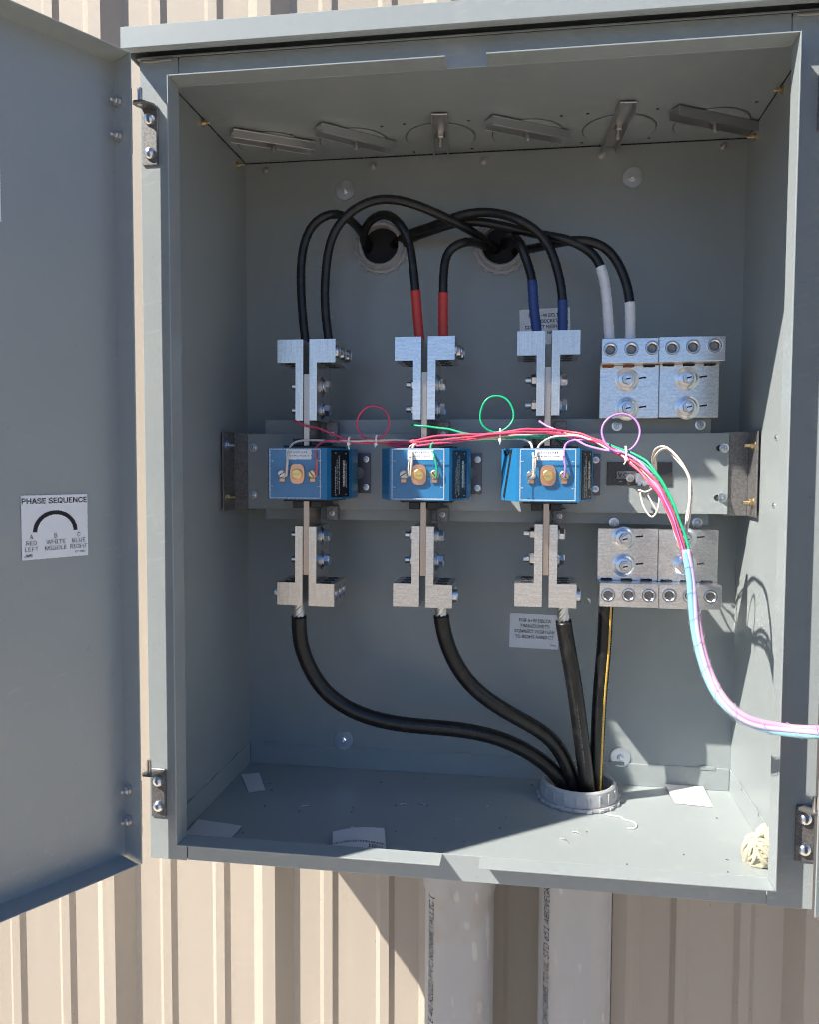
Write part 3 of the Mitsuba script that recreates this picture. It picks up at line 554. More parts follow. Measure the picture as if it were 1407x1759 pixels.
conduit('left of the two thick grey pipes below the cabinet, with a coupling at its top', 0.3735, 0.320, .0615, -EZ - .004, -1.25, 'SCHEDULE 40 RIGID PVC NONMETALLIC (', (0.3242, 0.2750, -0.2120)[2], math.radians(228), (0.3782, 0.2620, -0.2058)[2], .745)
conduit('right of the two thick grey pipes below the cabinet', FC[0] - .003, 0.318, .0625, -EZ - .004, -1.25, 'CONFORMS TO UL STD 651 ABOVEGROUND', (0.5213, 0.2700, -0.4181)[2] - .0160, math.radians(224), None, .715)

# ================================================================ power cables
def cable(label, P, r, tape=None, tz=None, stripe=False, bare=None, legend=None):
    k = thing('power_cable', label, 'cable'); Q = spl(P, 12)
    if bare:                                                  # a short stripped end of twisted strands, then the jacket
        s = np.r_[0, np.cumsum(np.linalg.norm(np.diff(Q, axis=0), axis=1))]; n = int(np.searchsorted(s, bare))
        B = spl(Q[:n + 1], 4); ms = [tube(helix(B, r * .60, .62, ph) + rng.normal(0, .0004, 3), r * (.165 + .05 * rng.random()), 7) for ph in np.arange(8) * 2 * np.pi / 8]
        part(k, 'strand', cat(ms), strand, True); Q = Q[n:]
    part(k, 'jacket', tube(Q, r, 18), black, True)
    if tape:
        m = Q[:, 2] < tz; R = spl(Q[m][::2], 6)
        sR = np.r_[0, np.cumsum(np.linalg.norm(np.diff(R, axis=0), axis=1))]; rr = r + .0006 + .00045 * ((sR / .0125 + .3 * np.sin(sR * 90)) % 1.0); part(k, 'tape', tube(R, rr, 18), tape, True)
    if legend:                                                # faint printing along the jacket
        t, A, B = frames(Q); view = CAM - Q; view -= t * (view * t).sum(1)[:, None]; view /= np.linalg.norm(view, axis=1, keepdims=True); mk = []
        for i in range(int(len(Q) * legend[0]), int(len(Q) * legend[1])):
            for f in (0, .33, .66):
                if rng.random() < .75:
                    o = Q[i] * (1 - f) + Q[i + 1] * f + view[i] * (r + .0001); up = np.cross(view[i], t[i]); hgt = .0022 * (.6 + .4 * rng.random())
                    mk.append(place(box(-.0007, .0007, -hgt / 2, hgt / 2, 0, .0002, .00005), o, t[i], up, view[i]))
        part(k, 'lettering', cat(mk), legend_ink, False)
    if stripe:
        t, A, B = frames(Q); part(k, 'stripe', tube(Q + np.array([.62, -.79, 0]) * (r - .0012), .0024, 8), yellow, True)
    return k
R1 = 0.0074
cable('leftmost black cable, arching from the left bushing down to the left bus bar', [(0.1097, 0.2620, 0.7293), (0.1051, 0.2642, 0.7601), (0.0996, 0.2663, 0.8146), (0.0981, 0.2685, 0.8738), (0.1038, 0.2707, 0.9151), (0.1216, 0.2728, 0.9481), (0.1505, 0.2750, 0.9622), (0.1729, 0.3100, 0.9627), (0.1862, 0.3550, 0.9508), (0.1931, 0.3950, 0.9374), (0.1907, 0.4300, 0.9304)], R1)
cable('long black cable, arching over the left bushing to the right bushing', [(0.1514, 0.2620, 0.7286), (0.1467, 0.2610, 0.7589), (0.1419, 0.2600, 0.8123), (0.1443, 0.2590, 0.8701), (0.1546, 0.2580, 0.9177), (0.1798, 0.2570, 0.9528), (0.2245, 0.2560, 0.9754), (0.2735, 0.2550, 0.9731), (0.3244, 0.2750, 0.9591), (0.3751, 0.3100, 0.9413), (0.4106, 0.3500, 0.9273), (0.4269, 0.3950, 0.9222), (0.4319, 0.4300, 0.9225)], R1)
cable('red-taped black cable coming out of the left bushing', [(0.3068, 0.2620, 0.7320), (0.3023, 0.2646, 0.7613), (0.2958, 0.2672, 0.8291), (0.2892, 0.2698, 0.8826), (0.2808, 0.2724, 0.9171), (0.2636, 0.2750, 0.9452), (0.2312, 0.3050, 0.9669), (0.2008, 0.3350, 0.9619), (0.1873, 0.3600, 0.9439), (0.1910, 0.3950, 0.9301), (0.1962, 0.4300, 0.9302)], R1, red_tape, (0.2975, 0.2620, 0.8299)[2])
cable('red-taped black cable coming out of the right bushing', [(0.3448, 0.2620, 0.7313), (0.3433, 0.2656, 0.7559), (0.3424, 0.2692, 0.8312), (0.3437, 0.2728, 0.8692), (0.3519, 0.2764, 0.8946), (0.3729, 0.2800, 0.9082), (0.3997, 0.3300, 0.9184), (0.4191, 0.3850, 0.9220), (0.4255, 0.4300, 0.9227)], R1, red_tape, (0.3432, 0.2620, 0.8287)[2])
cable('blue-taped black cable, left of its pair, dropping from the right bushing', [(0.4986, 0.2620, 0.7364), (0.4964, 0.2646, 0.7622), (0.4911, 0.2672, 0.8052), (0.4878, 0.2698, 0.8434), (0.4789, 0.2724, 0.8743), (0.4682, 0.2750, 0.9017), (0.4536, 0.3200, 0.9256), (0.4401, 0.3700, 0.9315), (0.4340, 0.4300, 0.9224)], R1, blue_tape, (0.4879, 0.2620, 0.8407)[2])
cable('blue-taped black cable, right of its pair, arching over from the left bushing', [(0.5388, 0.2620, 0.7357), (0.5385, 0.2625, 0.7610), (0.5368, 0.2630, 0.8144), (0.5297, 0.2635, 0.8520), (0.5172, 0.2640, 0.8878), (0.4963, 0.2645, 0.9166), (0.4641, 0.2650, 0.9384), (0.4207, 0.2800, 0.9558), (0.3712, 0.2950, 0.9584), (0.3134, 0.3250, 0.9498), (0.2682, 0.3550, 0.9458), (0.2343, 0.3950, 0.9370), (0.2173, 0.4300, 0.9295)], R1, blue_tape, (0.5367, 0.2620, 0.8142)[2])
cable('white-taped black cable, left of its pair, reaching back to the left bushing', [(0.6136, 0.2500, 0.7253), (0.6117, 0.2533, 0.7479), (0.6085, 0.2567, 0.7910), (0.6025, 0.2600, 0.8379), (0.5894, 0.2633, 0.8723), (0.5673, 0.2667, 0.8924), (0.5376, 0.2700, 0.9063), (0.4926, 0.2900, 0.9218), (0.4343, 0.3050, 0.9415), (0.3746, 0.3150, 0.9525), (0.3173, 0.3350, 0.9465), (0.2709, 0.3650, 0.9402), (0.2421, 0.4000, 0.9338), (0.2217, 0.4300, 0.9272)], R1, white_tape, (0.5922, 0.2500, 0.8635)[2])
cable('white-taped black cable, right of its pair, coming from the right bushing', [(0.6453, 0.2500, 0.7248), (0.6443, 0.2525, 0.7472), (0.6427, 0.2550, 0.7991), (0.6360, 0.2575, 0.8328), (0.6221, 0.2600, 0.8649), (0.5991, 0.2625, 0.8902), (0.5670, 0.2650, 0.9012), (0.5263, 0.3000, 0.9072), (0.4850, 0.3450, 0.9115), (0.4582, 0.3900, 0.9178), (0.4446, 0.4300, 0.9200)], R1, white_tape, (0.6420, 0.2500, 0.8054)[2])
cable('thick black cable, running from the left bus bar down to the floor bushing', [(0.1066, 0.2150, 0.3133), (0.1066, 0.2183, 0.2831), (0.1085, 0.2217, 0.2429), (0.1216, 0.2250, 0.1999), (0.1511, 0.2283, 0.1554), (0.2007, 0.2317, 0.1227), (0.2701, 0.2350, 0.1052), (0.3468, 0.2550, 0.0948), (0.4246, 0.2750, 0.0794), (0.4838, 0.2900, 0.0532), (0.5258, 0.3000, 0.0225), (0.5522, 0.3060, -0.0110), (0.5628, 0.3100, -0.0499), (0.5654, 0.3120, -0.0868)], .0128, bare=.026, legend=(.45, .62))
cable('thick black cable, running from the middle bus bar down to the floor bushing', [(0.3468, 0.2150, 0.3200), (0.3485, 0.2190, 0.2887), (0.3560, 0.2230, 0.2515), (0.3722, 0.2270, 0.2124), (0.4011, 0.2310, 0.1737), (0.4433, 0.2350, 0.1414), (0.4864, 0.2600, 0.1104), (0.5247, 0.2800, 0.0800), (0.5510, 0.2950, 0.0420), (0.5687, 0.3020, -0.0053), (0.5764, 0.3050, -0.0470), (0.5799, 0.3060, -0.0831)], .0128, bare=.026)
cable('thick black cable, dropping nearly straight from the right bus bar', [(0.5421, 0.2150, 0.3256), (0.5457, 0.2235, 0.2865), (0.5613, 0.2320, 0.1997), (0.5776, 0.2620, 0.0947), (0.5899, 0.2850, 0.0076), (0.5950, 0.2920, -0.0403), (0.5979, 0.2960, -0.0774)], .0130, bare=.034, legend=(.35, .6))
cable('thick black cable with a yellow stripe, dropping from the lower neutral lug', [(0.6139, 0.2460, 0.3226), (0.6137, 0.2513, 0.3026), (0.6124, 0.2567, 0.2439), (0.6084, 0.2620, 0.1745), (0.6071, 0.2850, 0.0788), (0.6071, 0.3060, -0.0045), (0.6075, 0.3140, -0.0486), (0.6086, 0.3200, -0.0873)], .0118, stripe=True)

# ================================================================ signal wires
def wire(name, label, P, mat, r=.00190):
    Q = spl(P, 8); u = np.linspace(0, 1, len(Q)); L = np.linalg.norm(np.diff(Q, axis=0), axis=1).sum(); env = np.clip(np.minimum(u, 1 - u) * 12, 0, 1)[:, None]
    for f in (4, 9, 17): Q = Q + env * (.0021 / f ** .55) * np.sin(u[:, None] * L * f * 9 + rng.uniform(0, 6.3, 3)) * rng.uniform(.4, 1, 3)
    return single(name, label, 'wire', tube(Q, r * rng.uniform(.86, 1.0), 10), mat, True, None)
RUN = .172
wire('red_wire', 'red wire, starting under the upper lugs of the left bus bar', [(0.1061, 0.2000, 0.6114), (0.1148, 0.1900, 0.6062), (0.1431, 0.1860, 0.5984), (0.1754, 0.1800, 0.5869), (0.2026, 0.1780, 0.5793), (0.2455, 0.1760, 0.5765), (0.2882, 0.1720, 0.5718), (0.3343, 0.1720, 0.5818), (0.3891, 0.1707, 0.5862), (0.4431, 0.1693, 0.5906), (0.5007, 0.1680, 0.5940), (0.5531, 0.1653, 0.5885), (0.5894, 0.1307, 0.5768), (0.6204, 0.0900, 0.5558), (0.6458, 0.0600, 0.5330), (0.6686, 0.0430, 0.5040), (0.6831, 0.0340, 0.4691), (0.6924, 0.0270, 0.4385), (0.6992, 0.0198, 0.4121)], red_w)
wire('red_wire', 'red wire, leaving the right terminal of the left transformer', [(0.1585, 0.1385, 0.5211), (0.1591, 0.1365, 0.5374), (0.1573, 0.1400, 0.5555), (0.1552, 0.1550, 0.5686), (0.1670, 0.1680, 0.5772), (0.2035, 0.1740, 0.5755), (0.2463, 0.1720, 0.5736), (0.2981, 0.1680, 0.5744), (0.3394, 0.1680, 0.5772), (0.3893, 0.1680, 0.5825), (0.4432, 0.1660, 0.5869), (0.5007, 0.1640, 0.5903), (0.5529, 0.1613, 0.5848), (0.5892, 0.1267, 0.5724), (0.6187, 0.0878, 0.5508), (0.6426, 0.0584, 0.5273), (0.6638, 0.0409, 0.5001), (0.6774, 0.0314, 0.4669), (0.6865, 0.0235, 0.4387), (0.6941, 0.0165, 0.4100)], red_w)
wire('red_wire', 'red wire, dipping lowest over the middle transformer', [(0.2538, 0.1820, 0.5776), (0.2718, 0.1700, 0.5690), (0.2938, 0.1660, 0.5662), (0.3305, 0.1660, 0.5708), (0.3800, 0.1720, 0.5773), (0.4429, 0.1760, 0.5855), (0.5052, 0.1720, 0.5888), (0.5575, 0.1644, 0.5814), (0.5928, 0.1294, 0.5691), (0.6235, 0.0876, 0.5467), (0.6476, 0.0604, 0.5217), (0.6675, 0.0446, 0.4936), (0.6818, 0.0344, 0.4612), (0.6902, 0.0272, 0.4345), (0.6974, 0.0222, 0.4079)], red_w)
def loop(name, label, c, r, mat, tilt=0.10):
    a = np.linspace(-math.pi / 2 - .35, 1.5 * math.pi + .35, 40); c = np.array(c)
    P = np.stack([c[0] + r * np.cos(a) * (1 + .05 * np.sin(a + rng.uniform(0, 6)) + .025 * np.sin(3 * a + rng.uniform(0, 6))), c[1] + np.linspace(-.004, .004, 40) + tilt * r * np.sin(a), c[2] + r * 1.05 * np.sin(a)], 1)
    return wire(name, label, P, mat, .0018)
loop('wire_loop', 'red wire coiled into a single loop above the red run', (0.2413, 0.1780, 0.6060), .0262, red_w)
loop('wire_loop', 'green wire coiled into a single loop between the middle and right bus bars', (0.4362, 0.1760, 0.6178), .0262, green_w)
loop('wire_loop', 'purple wire coiled into a single loop below the upper neutral lugs', (0.6169, 0.1000, 0.5858), .0265, purple_w, .25)
wire('green_wire', 'green wire, starting under the upper lugs of the middle bus bar', [(0.3010, 0.1980, 0.6032), (0.3096, 0.1900, 0.6018), (0.3420, 0.1840, 0.5987), (0.3700, 0.1800, 0.5921), (0.4021, 0.1780, 0.5856), (0.4427, 0.1800, 0.5829), (0.4964, 0.1760, 0.5863), (0.5534, 0.1700, 0.5842), (0.5935, 0.1285, 0.5725), (0.6262, 0.0851, 0.5598), (0.6503, 0.0601, 0.5426), (0.6687, 0.0450, 0.5142), (0.6830, 0.0350, 0.4832), (0.6945, 0.0276, 0.4502), (0.7020, 0.0194, 0.4161)], green_w)
wire('green_wire', 'green wire, leaving the right terminal of the middle transformer', [(0.3477, 0.1385, 0.5187), (0.3487, 0.1365, 0.5346), (0.3438, 0.1400, 0.5524), (0.3370, 0.1580, 0.5670), (0.3433, 0.1740, 0.5773), (0.3884, 0.1800, 0.5802), (0.4427, 0.1820, 0.5794), (0.4964, 0.1800, 0.5820), (0.5537, 0.1750, 0.5782), (0.5940, 0.1335, 0.5666), (0.6283, 0.0879, 0.5533), (0.6530, 0.0622, 0.5346), (0.6730, 0.0470, 0.5055), (0.6859, 0.0378, 0.4752), (0.6972, 0.0293, 0.4423), (0.7046, 0.0210, 0.4097)], green_w)
wire('white_wire', 'white wire, leaving the left terminal of the left transformer', [(0.1097, 0.1385, 0.5208), (0.1123, 0.1365, 0.5372), (0.1131, 0.1400, 0.5536), (0.1135, 0.1580, 0.5695), (0.1288, 0.1680, 0.5763), (0.1660, 0.1720, 0.5773), (0.2134, 0.1720, 0.5773), (0.2606, 0.1700, 0.5772), (0.3157, 0.1740, 0.5764), (0.3796, 0.1760, 0.5810), (0.4428, 0.1780, 0.5837), (0.5052, 0.1760, 0.5872), (0.5534, 0.1720, 0.5878), (0.5899, 0.1360, 0.5753), (0.6230, 0.0912, 0.5525), (0.6494, 0.0628, 0.5265), (0.6709, 0.0466, 0.4960), (0.6837, 0.0370, 0.4627), (0.6935, 0.0289, 0.4344), (0.7013, 0.0226, 0.4064)], white_w)
wire('white_wire', 'white wire, left of the two at the left terminal of the middle transformer', [(0.3046, 0.1385, 0.5219), (0.3048, 0.1365, 0.5380), (0.3049, 0.1410, 0.5558), (0.3030, 0.1600, 0.5670), (0.3200, 0.1760, 0.5747), (0.3794, 0.1790, 0.5775), (0.4427, 0.1810, 0.5802), (0.4832, 0.1780, 0.5774), (0.4913, 0.1580, 0.5671), (0.4941, 0.1400, 0.5519), (0.4951, 0.1365, 0.5388), (0.4953, 0.1385, 0.5214)], white_w)
wire('white_wire', 'white wire, right of the two at the left terminal of the middle transformer', [(0.3082, 0.1385, 0.5220), (0.3093, 0.1365, 0.5380), (0.3095, 0.1410, 0.5559), (0.3085, 0.1600, 0.5670), (0.3244, 0.1780, 0.5747), (0.3882, 0.1820, 0.5794), (0.4426, 0.1830, 0.5812), (0.5053, 0.1800, 0.5846)], white_w)
wire('white_wire', 'white wire, rising from the left terminal of the right transformer', [(0.4927, 0.1385, 0.5213), (0.4977, 0.1365, 0.5388), (0.4992, 0.1410, 0.5563), (0.5035, 0.1560, 0.5706), (0.5192, 0.1630, 0.5814), (0.5443, 0.1630, 0.5857), (0.5695, 0.1488, 0.5808), (0.5969, 0.1190, 0.5671), (0.6231, 0.0836, 0.5483), (0.6456, 0.0570, 0.5234), (0.6657, 0.0422, 0.4937), (0.6801, 0.0328, 0.4613), (0.6896, 0.0232, 0.4310), (0.6967, 0.0182, 0.4068)], white_w)
wire('purple_wire', 'purple wire, starting under the upper lugs of the right bus bar', [(0.5025, 0.2000, 0.6081), (0.5088, 0.1920, 0.6040), (0.5272, 0.1780, 0.5944), (0.5489, 0.1660, 0.5814), (0.5735, 0.1422, 0.5685), (0.6005, 0.1114, 0.5611), (0.6213, 0.0838, 0.5581), (0.6397, 0.0629, 0.5434), (0.6598, 0.0468, 0.5141), (0.6756, 0.0360, 0.4799), (0.6869, 0.0265, 0.4463), (0.6963, 0.0162, 0.4124)], purple_w)
wire('purple_wire', 'purple wire, leaving the right terminal of the right transformer', [(0.5400, 0.1385, 0.5216), (0.5405, 0.1365, 0.5390), (0.5395, 0.1400, 0.5563), (0.5415, 0.1520, 0.5705), (0.5505, 0.1620, 0.5769), (0.5656, 0.1553, 0.5793), (0.5835, 0.1417, 0.5754), (0.6096, 0.1125, 0.5628), (0.6341, 0.0820, 0.5451), (0.6569, 0.0596, 0.5154), (0.6741, 0.0458, 0.4818), (0.6853, 0.0358, 0.4494), (0.6957, 0.0255, 0.4137)], purple_w)
wire('white_wire', 'white wire, arching highest at the right of the red and green run', [(0.6819, 0.2620, 0.5040), (0.6805, 0.2350, 0.5259), (0.6759, 0.2050, 0.5441), (0.6747, 0.1800, 0.5599), (0.6810, 0.1550, 0.5689), (0.6913, 0.1300, 0.5616), (0.7029, 0.1050, 0.5421), (0.7090, 0.0830, 0.5186), (0.7068, 0.0640, 0.4957), (0.7006, 0.0480, 0.4725), (0.6937, 0.0360, 0.4495), (0.6963, 0.0260, 0.4230), (0.7012, 0.0180, 0.4046)], white_w)
wire('white_wire', 'white wire, just inside the highest white arch on the right', [(0.6874, 0.2620, 0.5059), (0.6849, 0.2350, 0.5286), (0.6807, 0.2080, 0.5441), (0.6804, 0.1840, 0.5573), (0.6868, 0.1600, 0.5647), (0.6963, 0.1350, 0.5549), (0.7071, 0.1100, 0.5347), (0.7121, 0.0860, 0.5088), (0.7089, 0.0660, 0.4852), (0.7035, 0.0500, 0.4605), (0.6997, 0.0340, 0.4341), (0.7030, 0.0200, 0.4067)], white_w)
wire('white_wire', 'short white wire, curled under the ground terminal', [(0.6641, 0.2720, 0.4998), (0.6711, 0.2620, 0.4973), (0.6806, 0.2520, 0.5014), (0.6886, 0.2460, 0.5100), (0.6926, 0.2500, 0.5193)], white_w, .0017)
wire('white_wire', 'white wire, looped lowest below the ground terminal', [(0.6667, 0.2700, 0.4961), (0.6696, 0.2620, 0.4831), (0.6745, 0.2560, 0.4684), (0.6833, 0.2520, 0.4584), (0.6910, 0.2500, 0.4670), (0.6945, 0.2520, 0.4857), (0.6929, 0.2560, 0.5042)], white_w, .0016)
wire('white_wire', 'white and black wire end inside the lowest white loop', [(0.6785, 0.2620, 0.4945), (0.6818, 0.2580, 0.4853), (0.6851, 0.2550, 0.4770), (0.6904, 0.2525, 0.4678)], white_w, .0015)
# cable ties
def tie(label, c, ux, h=.0100, tail=.012):
    k = thing('cable_tie', label, 'cable tie'); c = np.array(c); a = np.linspace(0, 2 * np.pi, 25)[:-1]
    ring = [c + np.array([0, .0075 * np.cos(t), h * .62 * np.sin(t)]) for t in a] + [c + np.array([0, .0075, 0])]
    P = np.array(ring); part(k, 'strap', cat([place(box(-.0014, .0014, -.0005, .0005, 0, np.linalg.norm(P[i + 1] - P[i]) * 1.08, .0002), P[i], XA, np.cross((P[i + 1] - P[i]) / np.linalg.norm(P[i + 1] - P[i]), XA), (P[i + 1] - P[i]) / np.linalg.norm(P[i + 1] - P[i])) for i in range(24)]), nylon, 30)
    part(k, 'head', box(c[0] - .0022, c[0] + .0022, c[1] - .0105, c[1] - .0070, c[2] - h * .62 - .002, c[2] - h * .62 + .0035, .0008), nylon, 30)
    part(k, 'tail', tube(spl([c + [0, -.0085, -h * .62], c + [ux * .3, -.0090, -h * .62 - tail * .5], c + [ux, -.0080, -h * .62 - tail]], 5), .0011, 6), nylon, True)
tie('white cable tie on the red wires, nearest to the left bus bar', (0.2033, 0.1750, 0.5774), .001, .0095, .008)
tie('white cable tie under the loop of red wire', (0.2476, 0.1750, 0.5783), -.002, .0125, .004)
tie('white cable tie under the loop of green wire', (0.4428, 0.1760, 0.5864), .000, .0150, .006)
tie('white cable tie under the loop of purple wire', (0.6222, 0.0840, 0.5573), -.003, .0150, .007)
# the sheathed bundle that leaves the cabinet at the lower right
BP = [(0.6970, 0.0220, 0.4274), (0.7007, 0.0140, 0.3973), (0.7036, 0.0060, 0.3638), (0.7062, -0.0040, 0.3310), (0.7107, -0.0180, 0.2998), (0.7192, -0.0400, 0.2678), (0.7315, -0.0600, 0.2465), (0.7491, -0.0740, 0.2334), (0.7675, -0.0820, 0.2275), (0.7891, -0.0880, 0.2255), (0.8097, -0.0960, 0.2263), (0.8252, -0.1080, 0.2303), (0.8331, -0.1280, 0.2325), (0.8335, -0.1500, 0.2160), (0.8316, -0.1600, 0.1669)] + [(0.875, -.175, .03), (0.880, -.19, -.12), (0.885, -.20, -.35), (0.893, -.21, -.65), (0.90, -.23, -.95), (0.93, -.29, -1.15), (1.02, -.38, -1.204), (1.22, -.50, -1.204), (1.60, -.60, -1.204)]
sh = thing('sheathed_wires', 'pale blue and pink signal wires in a clear spiral wrap, leaving at the lower right', 'wires')
Bq = spl(BP, 10); tq, Aq, Bb = frames(Bq)
side = np.cross(tq, FWD); side /= np.linalg.norm(side, axis=1, keepdims=True)      # across the bundle
dep = np.cross(side, tq)
tw = np.arange(len(Bq)) / 141.0; tw = .55 * np.sin(tw * 17 + .5) + .25 * np.sin(tw * 41)
side, dep = side * np.cos(tw)[:, None] + dep * np.sin(tw)[:, None], dep * np.cos(tw)[:, None] - side * np.sin(tw)[:, None]
part(sh, 'wire', tube(Bq - side * .0035 + .0005 * dep, .0041, 12), cyan_w, True, 'pale blue wire')
part(sh, 'wire', tube(Bq + side * .0038 + .0005 * dep, .0038, 12), pink_w, True, 'pink wire')
part(sh, 'wire', tube(Bq - side * .0002 - .0029 * dep, .0029, 12), bsdf('lavender_wire_jacket', (0.42, 0.34, 0.56), 0.34), True, 'lavender wire')
part(sh, 'wire', tube(Bq - side * .0004 + .0030 * dep, .0026, 12), purple_w, True, 'purple wire')
s_ = np.r_[0, np.cumsum(np.linalg.norm(np.diff(Bq, axis=0), axis=1))]; Bf = np.array([np.interp(np.linspace(.02, s_[-1], 2600), s_, Bq[:, k]) for k in range(3)]).T
tf, Af, Bf2 = frames(Bf); ph = np.linspace(0, s_[-1] / .034 * 2 * np.pi, 2600)
HX = Bf + .0086 * (np.cos(ph)[:, None] * Af + np.sin(ph)[:, None] * Bf2)
part(sh, 'wrap', tube(HX, .00034, 6), bsdf('clear_wrap_edge', (0.30, 0.34, 0.42), 0.2), True, 'thin edge of the clear spiral wrap')
part(sh, 'sleeve', tube(Bq, .0083, 18, False), clear, True)
part(sh, 'tie_end', tube(spl([Bq[92] + [0, -.008, .006], Bq[92] + [.004, -.009, .014], Bq[92] + [-.003, -.009, .018]], 5), .0008, 6), nylon, True)

# ================================================================ knockout seals on the ceiling
CZ = H + EZ
def knockout(label, c, p, q):
    k = thing('knockout_seal', label, 'hole cover'); c, p, q = map(lambda a: np.array(a, float), (c, p, q)); c[2] = CZ
    part(k, 'disc', lathe([(0, 0), (.0575, 0), (.0582, .0008), (.0576, .0020), (0, .0022)], c - ZA * .0001, -ZA, 56), paint, 40)
    part(k, 'groove', lathe([(.0584, .0003), (.0586, .0006), (.0598, .0006), (.0600, .0002)], c, -ZA, 56), groove_m, 40)
    d = q - p; d[2] = 0; L = np.linalg.norm(d); d /= L; n = np.cross(ZA, d); m = (p + q) / 2; m[2] = CZ - .0026
    u = cat([box(-L / 2, L / 2, -.0130, .0130, -.0022, 0, .0005), box(-L / 2, L / 2, -.0130, -.0112, -.0150, -.0024, .0005), box(-L / 2, L / 2, .0112, .0130, -.0150, -.0024, .0005)])
    part(k, 'bar', place(u, m, d, n, ZA), dark_channel, 25)
    b = m.copy(); b[2] = CZ - .0050
    part(k, 'wing_nut', cat([hexa(b, -ZA, .0085, .0080), cyl(b - ZA * .008, b - ZA * .022, .0040, 12), lathe([(0, 0), (.0110, 0), (.0110, .0014), (0, .0014)], b + ZA * .0012, -ZA, 20)]), dull_steel, 35)
for lab, c, p, q in (('first hole cover from the left on the cabinet ceiling', (0.0367, 0.3064, 1.0946), (-0.0094, 0.2312, 1.0820), (0.1105, 0.3038, 1.0820)), ('second hole cover from the left on the cabinet ceiling', (0.1810, 0.3105, 1.0946), (0.1389, 0.2275, 1.0820), (0.2461, 0.3224, 1.0820)),
                    ('third hole cover from the left, its bar pointing out of the cabinet', (0.3312, 0.3108, 1.0946), (0.3407, 0.2096, 1.0820), (0.3279, 0.3606, 1.0820)), ('fourth hole cover from the left on the cabinet ceiling', (0.4779, 0.3161, 1.0946), (0.4169, 0.2380, 1.0820), (0.5406, 0.3167, 1.0820)),
                    ('fifth hole cover from the left, its bar slanting towards the front', (0.6274, 0.3174, 1.0946), (0.6302, 0.2070, 1.0820), (0.6162, 0.3785, 1.0820)), ('sixth hole cover from the left, nearest the right side wall', (0.7725, 0.3140, 1.0946), (0.7026, 0.2422, 1.0820), (0.8438, 0.3246, 1.0820))):
    knockout(lab, c, p, q)
for q in ((0.0236, 0.2585, 1.0946), (0.0821, 0.2666, 1.0946), (0.1294, 0.2488, 1.0946), (0.2392, 0.2544, 1.0946), (0.2777, 0.2504, 1.0946), (0.3842, 0.2513, 1.0946), (0.4255, 0.2502, 1.0946), (0.5315, 0.2537, 1.0946), (0.5722, 0.2506, 1.0946), (0.6788, 0.2481, 1.0946), (0.7184, 0.2493, 1.0946), (0.8245, 0.2433, 1.0946), (0.2776, 0.3718, 1.0946), (0.3814, 0.3696, 1.0946), (0.5701, 0.3691, 1.0946), (0.6813, 0.3640, 1.0946)):
    part(cab, 'rivet_hole', cyl(np.array(q) + ZA * .0002, np.array(q) - ZA * .0002, .0026, 10, 0), ink, False)

# ================================================================ loose things on the cabinet floor
def sheet(label, pts, lift, name='paper_scrap', thick=.0007, marks=None, curl=0.0):
    k = thing(name, label, 'paper'); p = np.array(pts, float); n = 9; V = []
    for a in np.linspace(0, 1, n):
        for b in np.linspace(0, 1, n):
            v = (1 - a) * (1 - b) * p[0] + a * (1 - b) * p[1] + a * b * p[2] + (1 - a) * b * p[3]; v = v.copy()
            v[2] = -EZ + .0004 + lift * b + curl * math.sin(math.pi * a) * (1 - .4 * b); V.append(v)
    V = np.array(V); F = []
    for i in range(n - 1):
        for j in range(n - 1):
            q = i * n + j; F += [(q, q + n, q + n + 1), (q, q + n + 1, q + 1)]
    F = np.array(F); m = trimesh.Trimesh(np.vstack([V, V + [0, 0, thick]]), np.vstack([F[:, ::-1], F + len(V)]), process=False); m.fix_normals()
    part(k, 'sheet', m, paper, False)
    if marks:
        mm = []
        for u0, u1, v0, v1 in marks:
            for u in np.arange(u0, u1, .030):
                w = .010 + .012 * rng.random(); g = lambda a, b: (1 - a) * (1 - b) * p[0] + a * (1 - b) * p[1] + a * b * p[2] + (1 - a) * b * p[3]
                Q = np.array([g(u, v0), g(u + w, v0), g(u + w, v1), g(u, v1)]); z = lambda a, b: -EZ + .0004 + lift * b + curl * math.sin(math.pi * a) * (1 - .4 * b) + thick + .0004
                Q[:, 2] = [z(u, v0), z(u + w, v0), z(u + w, v1), z(u, v1)]; mm.append(trimesh.Trimesh(Q, [(0, 1, 2), (0, 2, 3)], process=False))
        part(k, 'lettering', cat(mm), grey_ink, False)
    return k
sheet('small blank paper scrap near the back left corner of the floor', [(0.0083, 0.2421, -0.0345), (0.0322, 0.2591, -0.0345), (-0.0031, 0.3315, -0.0345), (-0.0331, 0.3179, -0.0345)], .0015)
sheet('blank paper scrap in the front left corner of the floor', [(-0.0349, 0.0652, -0.0345), (0.0414, 0.0672, -0.0345), (0.0448, 0.1091, -0.0345), (-0.0336, 0.1205, -0.0345)], .002)
sheet('printed paper strip with a curled top at the front lip', [(0.2096, 0.0347, -0.0345), (0.2910, 0.0296, -0.0345), (0.2716, 0.1178, -0.0345), (0.1951, 0.0936, -0.0345)], .010, marks=[(.03, .97, .46, .52), (.68, .94, .30, .42)], curl=.007)
sheet('white paper in patchy light near the back right corner', [(0.7402, 0.3133, -0.0345), (0.8014, 0.3061, -0.0345), (0.7993, 0.3816, -0.0345), (0.7334, 0.3818, -0.0345)], .006)
k = thing('paper_bit', 'tiny torn paper bit beside the printed strip', 'paper'); c = np.array((0.2190, 0.1303, -0.0345)); part(k, 'flake', rot_y(box(c[0] - .004, c[0] + .004, c[1] - .004, c[1] + .005, c[2] + .001, c[2] + .0018, .0002), 18, c), paper, False)
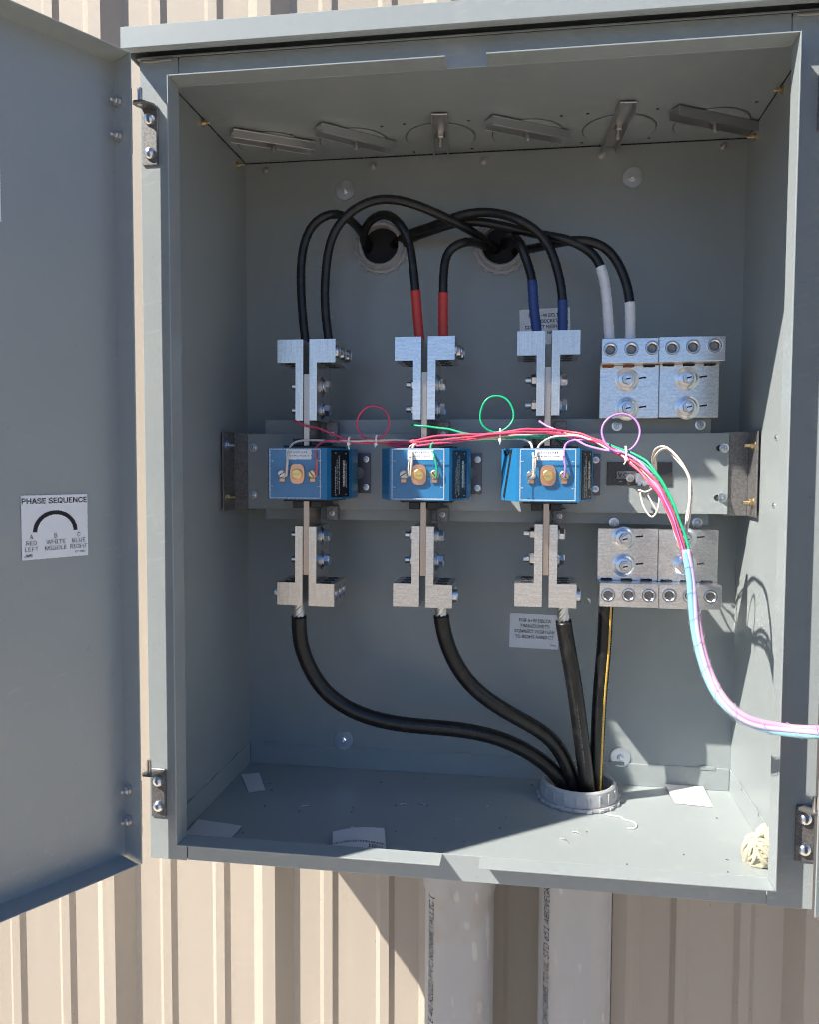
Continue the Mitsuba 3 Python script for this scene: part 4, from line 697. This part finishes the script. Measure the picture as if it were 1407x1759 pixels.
# grit and clippings on the floor
bits = []
for q in range(34):
    x, y = rng.uniform(-.02, W + .02), rng.uniform(.02, .36); L_ = rng.uniform(.0008, .0022); a_ = rng.uniform(0, 6.3)
    bits.append(place(box(-L_, L_, -.0006, .0006, 0, .0008, .0002), (x, y, -EZ + .0002), (math.cos(a_), math.sin(a_), 0), (-math.sin(a_), math.cos(a_), 0), ZA))
gk = single('floor_grit', 'small dark grit and clippings scattered over the cabinet floor', 'grit', cat(bits), black_plastic, False); labels[gk]['kind'] = 'stuff'
bits = []
for q in range(9):
    x, y = rng.uniform(.05, W - .05), rng.uniform(.03, .34); P0 = np.array([x, y, -EZ + .0012]); d_ = rng.normal(0, 1, 2) * .008
    bits.append(tube(spl([P0, P0 + [d_[0] * .6, d_[1] * .3, .0008], P0 + [d_[0], d_[1], 0]], 4), .0007, 6))
gk = single('wire_clippings', 'tiny pale wire clippings scattered over the cabinet floor', 'clippings', cat(bits), strand, True); labels[gk]['kind'] = 'stuff'
# crumpled duct seal in the front right corner
def lump(c, r, seed, n=4):
    m = trimesh.creation.icosphere(n, 1.0); v = np.array(m.vertices); d = v.copy()
    a = meshkit.fbm(v * 1.7 + seed, 4, seed); rdg = 1 - np.abs(2 * meshkit.fbm(v * 3.2 + 3.1 + seed, 3, seed + 5) - 1)
    v = v * (0.70 + .40 * a + .26 * rdg)[:, None] * np.array(r); m.vertices = v + c; return m
c = np.array((0.8232, 0.1029, -0.0345)); cords = []
for q in range(16):
    a0 = rng.uniform(0, 6.3); ax = rng.normal(0, 1, 3); ax /= np.linalg.norm(ax); aa = np.cross(ax, [.3, .5, .8]); aa /= np.linalg.norm(aa); bb = np.cross(ax, aa); tt = np.linspace(a0, a0 + rng.uniform(2.2, 4.8), 16)
    cc = (np.cos(tt)[:, None] * aa + np.sin(tt)[:, None] * bb) * np.array([.0235, .0235, .0225]) * rng.uniform(.86, 1.04) + c + [0, .012, .0185] + ax * rng.uniform(-.008, .008); cc[:, 2] = np.maximum(cc[:, 2], -EZ + .003); cords.append(tube(spl(cc, 3), rng.uniform(.0019, .0030), 8))
single('putty_lump', 'cream crumpled lump of stringy putty in the front right corner of the floor', 'putty', cat([lump(c + [0, .012, .015], (.020, .020, .020), 3), lump(c + [.012, .026, .022], (.013, .013, .026), 9, 3)] + cords), putty, True)
single('string_scrap', 'thin curled white string on the sunlit floor beside the bushing', 'string', tube(spl([np.array(q) + ZA * .0014 for q in ((0.6184, 0.2488, -0.0345), (0.6291, 0.2436, -0.0345), (0.6419, 0.2411, -0.0345), (0.6482, 0.2309, -0.0345), (0.6586, 0.2259, -0.0345), (0.6642, 0.2115, -0.0345), (0.6574, 0.1998, -0.0345), (0.6485, 0.2005, -0.0345))], 6), .0013, 8), paper, True)
